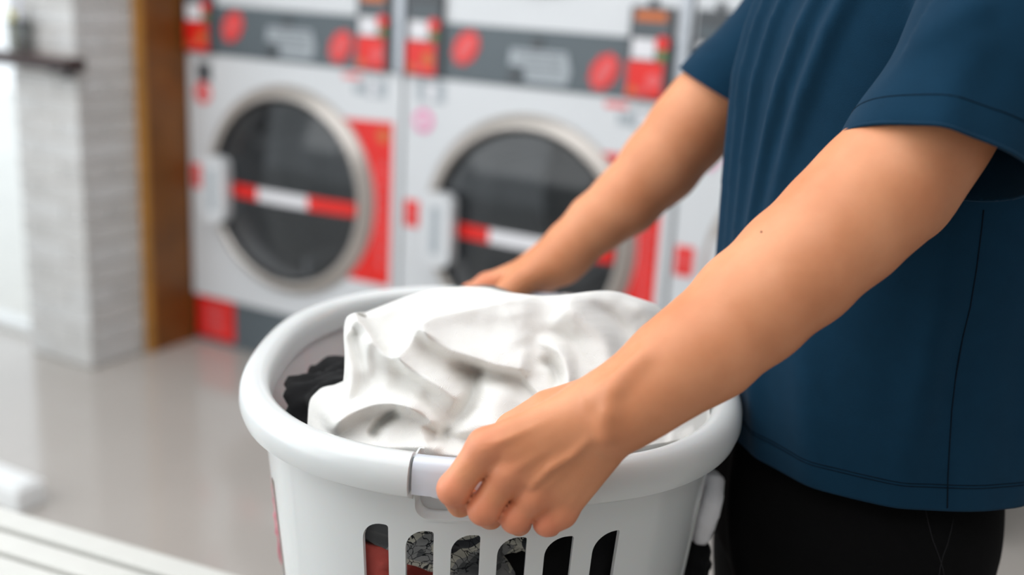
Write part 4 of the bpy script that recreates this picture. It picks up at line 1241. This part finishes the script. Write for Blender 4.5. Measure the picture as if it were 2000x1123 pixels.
nt.links.new(tc.outputs['Object'], n1.inputs['Vector']); nt.links.new(n1.outputs['Fac'], rp.inputs['Fac'])
nt.links.new(rp.outputs['Color'], mx.inputs['Color1']); nt.links.new(at.outputs['Fac'], mx.inputs['Fac']); nt.links.new(mx.outputs['Color'], b.inputs['Base Color'])
nt.links.new(tc.outputs['Object'], n2.inputs['Vector']); nt.links.new(n2.outputs['Distance'], bp.inputs['Height']); nt.links.new(bp.outputs['Normal'], b.inputs['Normal'])

PER = np.array([0.365, 1.01, 0.0])
person = empty('person', tuple(PER))
tag(person, 'person in navy t-shirt and black trousers holding the laundry basket with both hands', 'person')
body = link('body', np_mesh('body', Pb - PER, Qb), M_skin, person)
fl = np.zeros(len(Pb), np.float32)
for h in (HN, HF):
    for i in range(4):
        for c, r_, a_ in ((h['mcp'][i], 0.015, 0.55), (h['pip'][i], 0.013, 0.75), (h['tip'][i], 0.012, 0.5)):
            fl = np.maximum(fl, 1.2 * a_ * np.exp(-(np.linalg.norm(Pb - c, axis=1) / r_) ** 2))
A_ = body.data.attributes.new('flush', 'FLOAT', 'POINT'); A_.data.foreach_set('value', fl.astype(np.float32))

# --- shirt
HEM = 0.874
def interp(z, zs_, vs): return np.interp(z, zs_, vs)
def torso_shirt(p, folds=True):
    z = p[..., 2]
    cx = interp(z, [0.80, 0.90, 1.05, 1.25, 1.40], [0.358, 0.358, 0.357, 0.362, 0.385])
    ax = interp(z, [0.80, 0.88, 0.95, 1.05, 1.20, 1.30, 1.40], [0.150, 0.150, 0.150, 0.151, 0.160, 0.150, 0.120])
    ay = interp(z, [0.80, 0.88, 1.00, 1.15, 1.30, 1.40], [0.212, 0.206, 0.192, 0.184, 0.190, 0.175])
    x = p[..., 0] - cx; y = p[..., 1] - 1.010; n = 2.35
    rho = (np.abs(x / ax) ** n + np.abs(y / ay) ** n) ** (1 / n) + 1e-6
    rl = np.sqrt(x * x + y * y) / rho
    d = (rho - 1) * rl
    if folds:
        ph = np.arctan2(-y, -x)       # 0 at the front (-x), + towards the viewer
        f = 0
        for p0, slope, a_, w, zc, zw in ((0.10, 0.9, 0.0065, 0.055, 1.20, 0.20), (0.34, 1.1, 0.0070, 0.050, 1.20, 0.17), (0.56, 1.3, 0.0080, 0.050, 1.18, 0.15), (0.78, 1.4, 0.0080, 0.055, 1.22, 0.12), (-0.2, 0.5, 0.006, 0.07, 1.1, 0.25),
                                         (0.62, -1.6, 0.006, 0.07, 0.95, 0.07), (1.00, -1.2, 0.005, 0.09, 0.93, 0.07), (1.45, 0.4, 0.005, 0.08, 0.98, 0.10), (2.0, 0.3, 0.006, 0.08, 1.0, 0.12), (-0.9, 0.6, 0.006, 0.08, 1.0, 0.2)):
            f = f + 1.3 * a_ * np.exp(-((ph - p0 - slope * (z - zc)) / w) ** 2) * np.exp(-((z - zc) / zw) ** 2)
        d = d - f
    # shoulder line
    top = 1.425 - 0.32 * np.abs(y) - 0.5 * np.maximum(np.abs(y) - 0.13, 0)
    d2 = z - top
    k = 0.05; h = np.clip(0.5 - 0.5 * (d2 - d) / k, 0, 1)
    d = d2 + (d - d2) * h + k * h * (1 - h)
    return d * 0.9
CN = Q(1822, 322, 0.768); CF = Q(1424, 190, 1.252)
SA_N = (CN - (NSH + np.array([0.0, -0.012, 0.01]))); SA_N = SA_N / np.linalg.norm(SA_N)
NN = Q(1665, 262, 0.770) - Q(1990, 392, 0.770)          # direction across the cuff
NN = NN / np.linalg.norm(NN)
def cuff_normal(axis, across, tilt):
    n = axis - across * (axis @ across); n = n / np.linalg.norm(n); return n
CNn = cuff_normal(np.array([-0.30, -0.42, -0.85]), NN, 0)
CFn = cuff_normal(np.array([-0.45, 0.05, -0.9]), (Q(1335, 142, 1.252) - Q(1418, 190, 1.252)) / np.linalg.norm(Q(1335, 142, 1.252) - Q(1418, 190, 1.252)), 0)
RCN = prad(CN, 172)
def sleeve_near(p):
    a = CN + CNn * 0.045; sh = NSH + np.array([0.010, -0.004, 0.002])
    pts = [a, CN, CN + (sh - CN) * 0.45 + np.array([-0.004, -0.004, 0]), sh]; rs = [RCN, RCN, RCN * 1.06, 0.080]
    fl_ = np.array([-0.25, -0.90, 0.35])
    d = chain_d(p, pts, rs, flat=fl_, fs=1.12, k=0.02)
    # diagonal drag folds
    for (A, B, a_, w) in ((Q(1725, 160, 0.70), Q(1920, 10, 0.72), 0.007, 0.012), (Q(1860, 250, 0.70), Q(1905, 90, 0.72), 0.006, 0.014), (Q(1700, 200, 0.70), Q(1760, 30, 0.72), 0.004, 0.010)):
        A2 = A + (np.array([0, 0.02, 0])); B2 = B + (np.array([0, 0.02, 0]))
        q = p.copy(); dd = seg_d(q * np.array([1, 0.25, 1]), A2 * np.array([1, 0.25, 1]), B2 * np.array([1, 0.25, 1]), 0, 0)
        d = d - a_ * np.exp(-(dd / w) ** 2) * (p[..., 1] < 0.77)
    return d
def sleeve_far(p):
    a = CF + CFn * 0.04; sh = FSH + np.array([0.010, 0.004, 0.002])
    return chain_d(p, [a, CF, CF + (sh - CF) * 0.45, sh], [0.061, 0.061, 0.069, 0.078], k=0.02)
def shirt_sdf(p):
    d = torso_shirt(p)
    z = p[..., 2]
    k = 0.004 + 0.05 * np.clip((z - 1.24) / 0.08, 0, 1)
    for fn, c in ((sleeve_near, CN), (sleeve_far, CF)):
        dist = np.linalg.norm(p - (np.asarray(c) + np.array([0.05, 0, 0.10])), axis=-1) - 0.34
        if dist.min() > 0.06: continue
        e = fn(p)
        h = np.clip(0.5 + 0.5 * (e - d) / k, 0, 1); d = e + (d - e) * h - k * h * (1 - h)
    # neck opening
    d = np.maximum(d, -seg_d(p, (0.355, 1.01, 1.40), (0.34, 1.01, 1.56), 0.062, 0.075))
    return d
xs = np.arange(0.15, 0.56, 0.0040); ys = np.arange(0.66, 1.36, 0.0040); zs = np.arange(0.85, 1.48, 0.0040)
Ps, Qs = surface_nets(shirt_sdf, xs, ys, zs)
Ps = relax(Ps, Qs, 3)
me = np_mesh('shirt', Ps, Qs)
bm = bmesh.new(); bm.from_mesh(me)
bmesh.ops.bisect_plane(bm, geom=bm.verts[:] + bm.edges[:] + bm.faces[:], plane_co=(0, 0, HEM), plane_no=(0, 0, -1), clear_outer=True)
for c, n, R, tors in ((CN, CNn, 0.135, True), (CF, CFn, 0.12, True)):
    co = np.array([f.calc_center_median() for f in bm.faces])
    td = torso_shirt(co)
    sel = (np.linalg.norm(co - c - n * 0.03, axis=1) < R) & (td > 0.0035) & (((co - c) @ n) > -0.012)
    bm.faces.ensure_lookup_table()
    fs = [f for f, s in zip(bm.faces, sel) if s]
    es = {e for f in fs for e in f.edges}; vs = {v for f in fs for v in f.verts}
    bmesh.ops.bisect_plane(bm, geom=list(vs) + list(es) + fs, plane_co=tuple(c), plane_no=tuple(n), clear_outer=False)
    kill = []
    co = np.array([f.calc_center_median() for f in bm.faces]); td = torso_shirt(co)
    sel = (np.linalg.norm(co - c - n * 0.03, axis=1) < R) & (td > 0.0035) & (((co - c) @ n) > 1e-5)
    kill = [f for f, s in zip(bm.faces, sel) if s]
    bmesh.ops.delete(bm, geom=kill, context='FACES')
# drop the faces that close the neck bowl
kill = [f for f in bm.faces if float(seg_d(np.array([tuple(f.calc_center_median())]), (0.355, 1.01, 1.40), (0.34, 1.01, 1.56), 0.062, 0.075)[0]) < 0.0015]
bmesh.ops.delete(bm, geom=kill, context='FACES')
bmesh.ops.translate(bm, verts=bm.verts, vec=tuple(-PER))
M_shirt = fabric('navy_jersey', (15, 49, 71), rough=1.0, weave=1400, bump=0.22, na=0.05, ns=60, sheen=0.04)
shirt = bmobj('shirt', bm, M_shirt, person, True)
md = shirt.modifiers.new('thick', 'SOLIDIFY'); md.thickness = 0.0016; md.offset = -1

def march_point(p0, d, fn, n=60):
    p = np.array(p0, float); d = np.array(d, float) / np.linalg.norm(d)
    for _ in range(n):
        v = float(fn(p[None])[0]); p = p + d * v * 0.8
        if abs(v) < 2e-5: break
    return p
M_seam = fabric('dark_navy_thread', (5, 24, 38), sheen=0.0)
def seam(name, pts, rad, parent=person, material=M_seam):
    bm = bmesh.new(); tube_mesh(bm, [tuple(np.asarray(p) - PER) for p in pts], rad, 6)
    return bmobj(name, bm, material, parent, True)
pts = []
for px, py in ((1850, 992), (1851, 940), (1854, 880), (1859, 800), (1866, 740), (1880, 660), (1895, 600), (1908, 520), (1918, 440), (1921, 410)):
    o_ = Q(px, py, 0.66); pts.append(march_point(o_, o_ - CAM, torso_shirt))
seam('side_seam', pts, 0.0007)
for dz in (0.020, 0.0225):
    pts = []
    for i in range(61):
        a = -0.5 + 2.6 * i / 60
        q0 = np.array([0.358 - 0.5 * math.cos(a), 1.01 - 0.5 * math.sin(a), HEM + dz])
        pts.append(march_point(q0, (math.cos(a), math.sin(a), 0), torso_shirt) )
    seam('hem_stitch', pts, 0.00045)
def ring_on(c, n, fn, off, rad, a0=0, a1=2 * math.pi, nn=60):
    c = np.asarray(c) - n * off; u = np.cross(n, [0, 1, 0.2]); u /= np.linalg.norm(u); v = np.cross(n, u); pts = []
    for i in range(nn + 1):
        a = a0 + (a1 - a0) * i / nn; d = u * math.cos(a) + v * math.sin(a)
        pts.append(march_point(c + d * 0.16, -d, fn))
    return pts
seam('cuff_stitch', ring_on(CN, CNn, sleeve_near, 0.022, 0), 0.00045)
seam('cuff_edge', ring_on(CN, CNn, sleeve_near, 0.0012, 0), 0.0013, person, M_shirt)
seam('cuff_edge', ring_on(CF, CFn, sleeve_far, 0.0012, 0), 0.0013, person, M_shirt)

# small mole on the near forearm
_c = Q(1487, 453, 0.62); _m = march_point(_c, _c - CAM, body_sdf)
bm = bmesh.new(); bmesh.ops.create_uvsphere(bm, u_segments=10, v_segments=6, radius=0.0008)
o = bmobj('mole', bm, mat('brown_mole', (96, 56, 40), 0.5, noise_scale=200), body, True); o.location = tuple(_m - PER)

# --- trousers
def trousers_sdf(p):
    z = p[..., 2]
    ax = interp(z, [0.60, 0.80, 0.95, 1.0], [0.124, 0.127, 0.120, 0.116]); ay = interp(z, [0.60, 0.80, 0.95, 1.0], [0.188, 0.190, 0.170, 0.160])
    x = p[..., 0] - interp(z, [0.80, 0.95], [0.341, 0.352]); y = p[..., 1] - 1.010; n = 2.3
    rho = (np.abs(x / ax) ** n + np.abs(y / ay) ** n) ** (1 / n) + 1e-6
    d = (rho - 1) * np.sqrt(x * x + y * y) / rho
    d = np.maximum(d, 0.76 - z); d = np.maximum(d, z - 0.985)
    e = None
    for s in (-1, 1):
        l = LEG[s]; top = l[0] + np.array([0.0, 0, -0.06])
        q = chain_d(p, [top, l[1], l[2]], [0.108, 0.080, 0.064], k=0.03)
        e = q if e is None else np.minimum(e, q)
    d = smin(d, e, 0.05)
    # soft creases
    d = d - 0.003 * np.sin(z * 46 + y * 20) * np.exp(-((z - 0.50) / 0.14) ** 2) - 0.004 * np.exp(-((y + 0.095 - 0.5 * (z - 0.8)) / 0.012) ** 2) * (x < 0) * np.clip((z - 0.70) / 0.05, 0, 1)
    return np.maximum(d, 0.055 - z)
xs = np.arange(0.17, 0.55, 0.0065); ys = np.arange(0.78, 1.25, 0.0065); zs = np.r_[np.arange(0.03, 0.70, 0.010), np.arange(0.70, 1.02, 0.0055)]
Pt, Qt = surface_nets(trousers_sdf, xs, ys, zs); Pt = relax(Pt, Qt, 2)
M_trs = fabric('black_denim', (7, 7, 8), rough=0.95, weave=1200, sheen=0.0, bump=0.3, na=0.12, ns=90)
link('trousers', np_mesh('trousers', Pt - PER, Qt), M_trs, person)
M_thread = fabric('grey_thread', (40, 40, 42), sheen=0.0)
def trs_line(pix):
    out = []
    for px, py in pix:
        o_ = Q(px, py, 0.62); out.append(march_point(o_, o_ - CAM, trousers_sdf))
    return out
seam('pocket_stitch', trs_line([(1808, 998), (1814, 1025), (1822, 1055), (1834, 1086), (1842, 1112), (1848, 1150)]), 0.00035, person, M_thread)
seam('pocket_stitch', trs_line([(1862, 1012), (1858, 1035), (1850, 1065), (1842, 1086), (1836, 1110), (1832, 1140)]), 0.00035, person, M_thread)
# --- shoes
M_shoe = mat('black_canvas_shoe', (26, 26, 28), 0.6, noise_scale=30, noise_amt=0.1); M_sole = mat('white_rubber_sole', (214, 214, 210), 0.6, noise_scale=20, noise_amt=0.04)
for s in (-1, 1):
    A0 = LEG[s][2]
    def shoe(p, A0=A0):
        d = seg_d(p, A0 + np.array([0.03, 0, -0.040]), A0 + np.array([-0.17, 0, -0.052]), 0.044, 0.032)
        d = smin(d, seg_d(p, A0 + np.array([0.0, 0, -0.02]), A0 + np.array([0.0, 0, 0.01]), 0.042, 0.042), 0.03)
        return np.maximum(d, 0.014 - p[..., 2])
    Pq, Qq = surface_nets(shoe, np.arange(0.10, 0.50, 0.007), np.arange(A0[1] - 0.07, A0[1] + 0.07, 0.007), np.arange(0.0, 0.16, 0.007))
    sh_ = link('shoe', np_mesh('shoe', Pq - PER, Qq), M_shoe, person)
    bm = bmesh.new(); pts = []
    for i in range(28):
        t = 2 * math.pi * i / 28; cx_, r__ = ((A0[0] - 0.165), 0.040) if math.cos(t) < 0 else ((A0[0] + 0.03), 0.042)
        pts.append((cx_ + r__ * math.cos(t) - PER[0], A0[1] + 0.046 * math.sin(t) - PER[1]))
    a = [bm.verts.new((x, y, 0.001)) for x, y in pts]; c_ = [bm.verts.new((x, y, 0.018)) for x, y in pts]
    bm.faces.new(a[::-1]); bm.faces.new(c_)
    for i in range(28): bm.faces.new((a[i], a[(i + 1) % 28], c_[(i + 1) % 28], c_[i]))
    so = bmobj('sole', bm, M_sole, sh_)
# --- hair and eyes
def hair(p):
    d = ell_d(p, hloc(-0.022, 0, 0.045), (0.108, 0.088, 0.098), RHD)
    q = (p - HC) @ RHD; lx, lz = -q[..., 0], q[..., 2]
    cut = smin(lx - 0.070, 0.060 - lz, 0.02) * 0 + np.maximum(lx - 0.030, 0.052 - lz)      # face stays free
    d = np.maximum(d, -np.maximum(0.030 - (-q[..., 0]) * 0 - 10, -1) * 0 + d)
    face = np.maximum(0.020 - lx, lz - 0.072)
    d = np.maximum(d, -face)
    d = np.maximum(d, -0.045 - lz)
    return d - 0.0015 * np.sin(q[..., 1] * 300) * np.sin(q[..., 0] * 60)
Pq, Qq = surface_nets(hair, np.arange(0.17, 0.46, 0.005), np.arange(0.90, 1.12, 0.005), np.arange(1.54, 1.82, 0.005))
link('hair', np_mesh('hair', relax(Pq, Qq, 3) - PER, Qq), mat('black_hair', (22, 18, 16), 0.45, noise_scale=200, noise_amt=0.3, bump=0.4, bump_scale=260), person)
M_eye = mat('eye_white', (230, 226, 222), 0.15); M_iris = mat('dark_brown_iris', (44, 28, 20), 0.1)
for s in (-1, 1):
    bm = bmesh.new(); bmesh.ops.create_uvsphere(bm, u_segments=24, v_segments=16, radius=0.0120)
    e_ = bmobj('eye', bm, M_eye, person, True); e_.location = tuple(hloc(0.080, 0.030 * s, 0.004) - PER)
    bm = bmesh.new(); bmesh.ops.create_uvsphere(bm, u_segments=16, v_segments=10, radius=0.0062)
    i_ = bmobj('iris', bm, M_iris, e_, True); i_.location = tuple(RHD @ np.array([-0.0072, 0, -0.001]))
    seam('eyebrow', [hloc(0.0925, 0.014 * s, 0.0265), hloc(0.0895, 0.030 * s, 0.0320), hloc(0.0760, 0.047 * s, 0.0265)], [0.0025, 0.0032, 0.0015], person, bpy.data.materials['black_hair'])
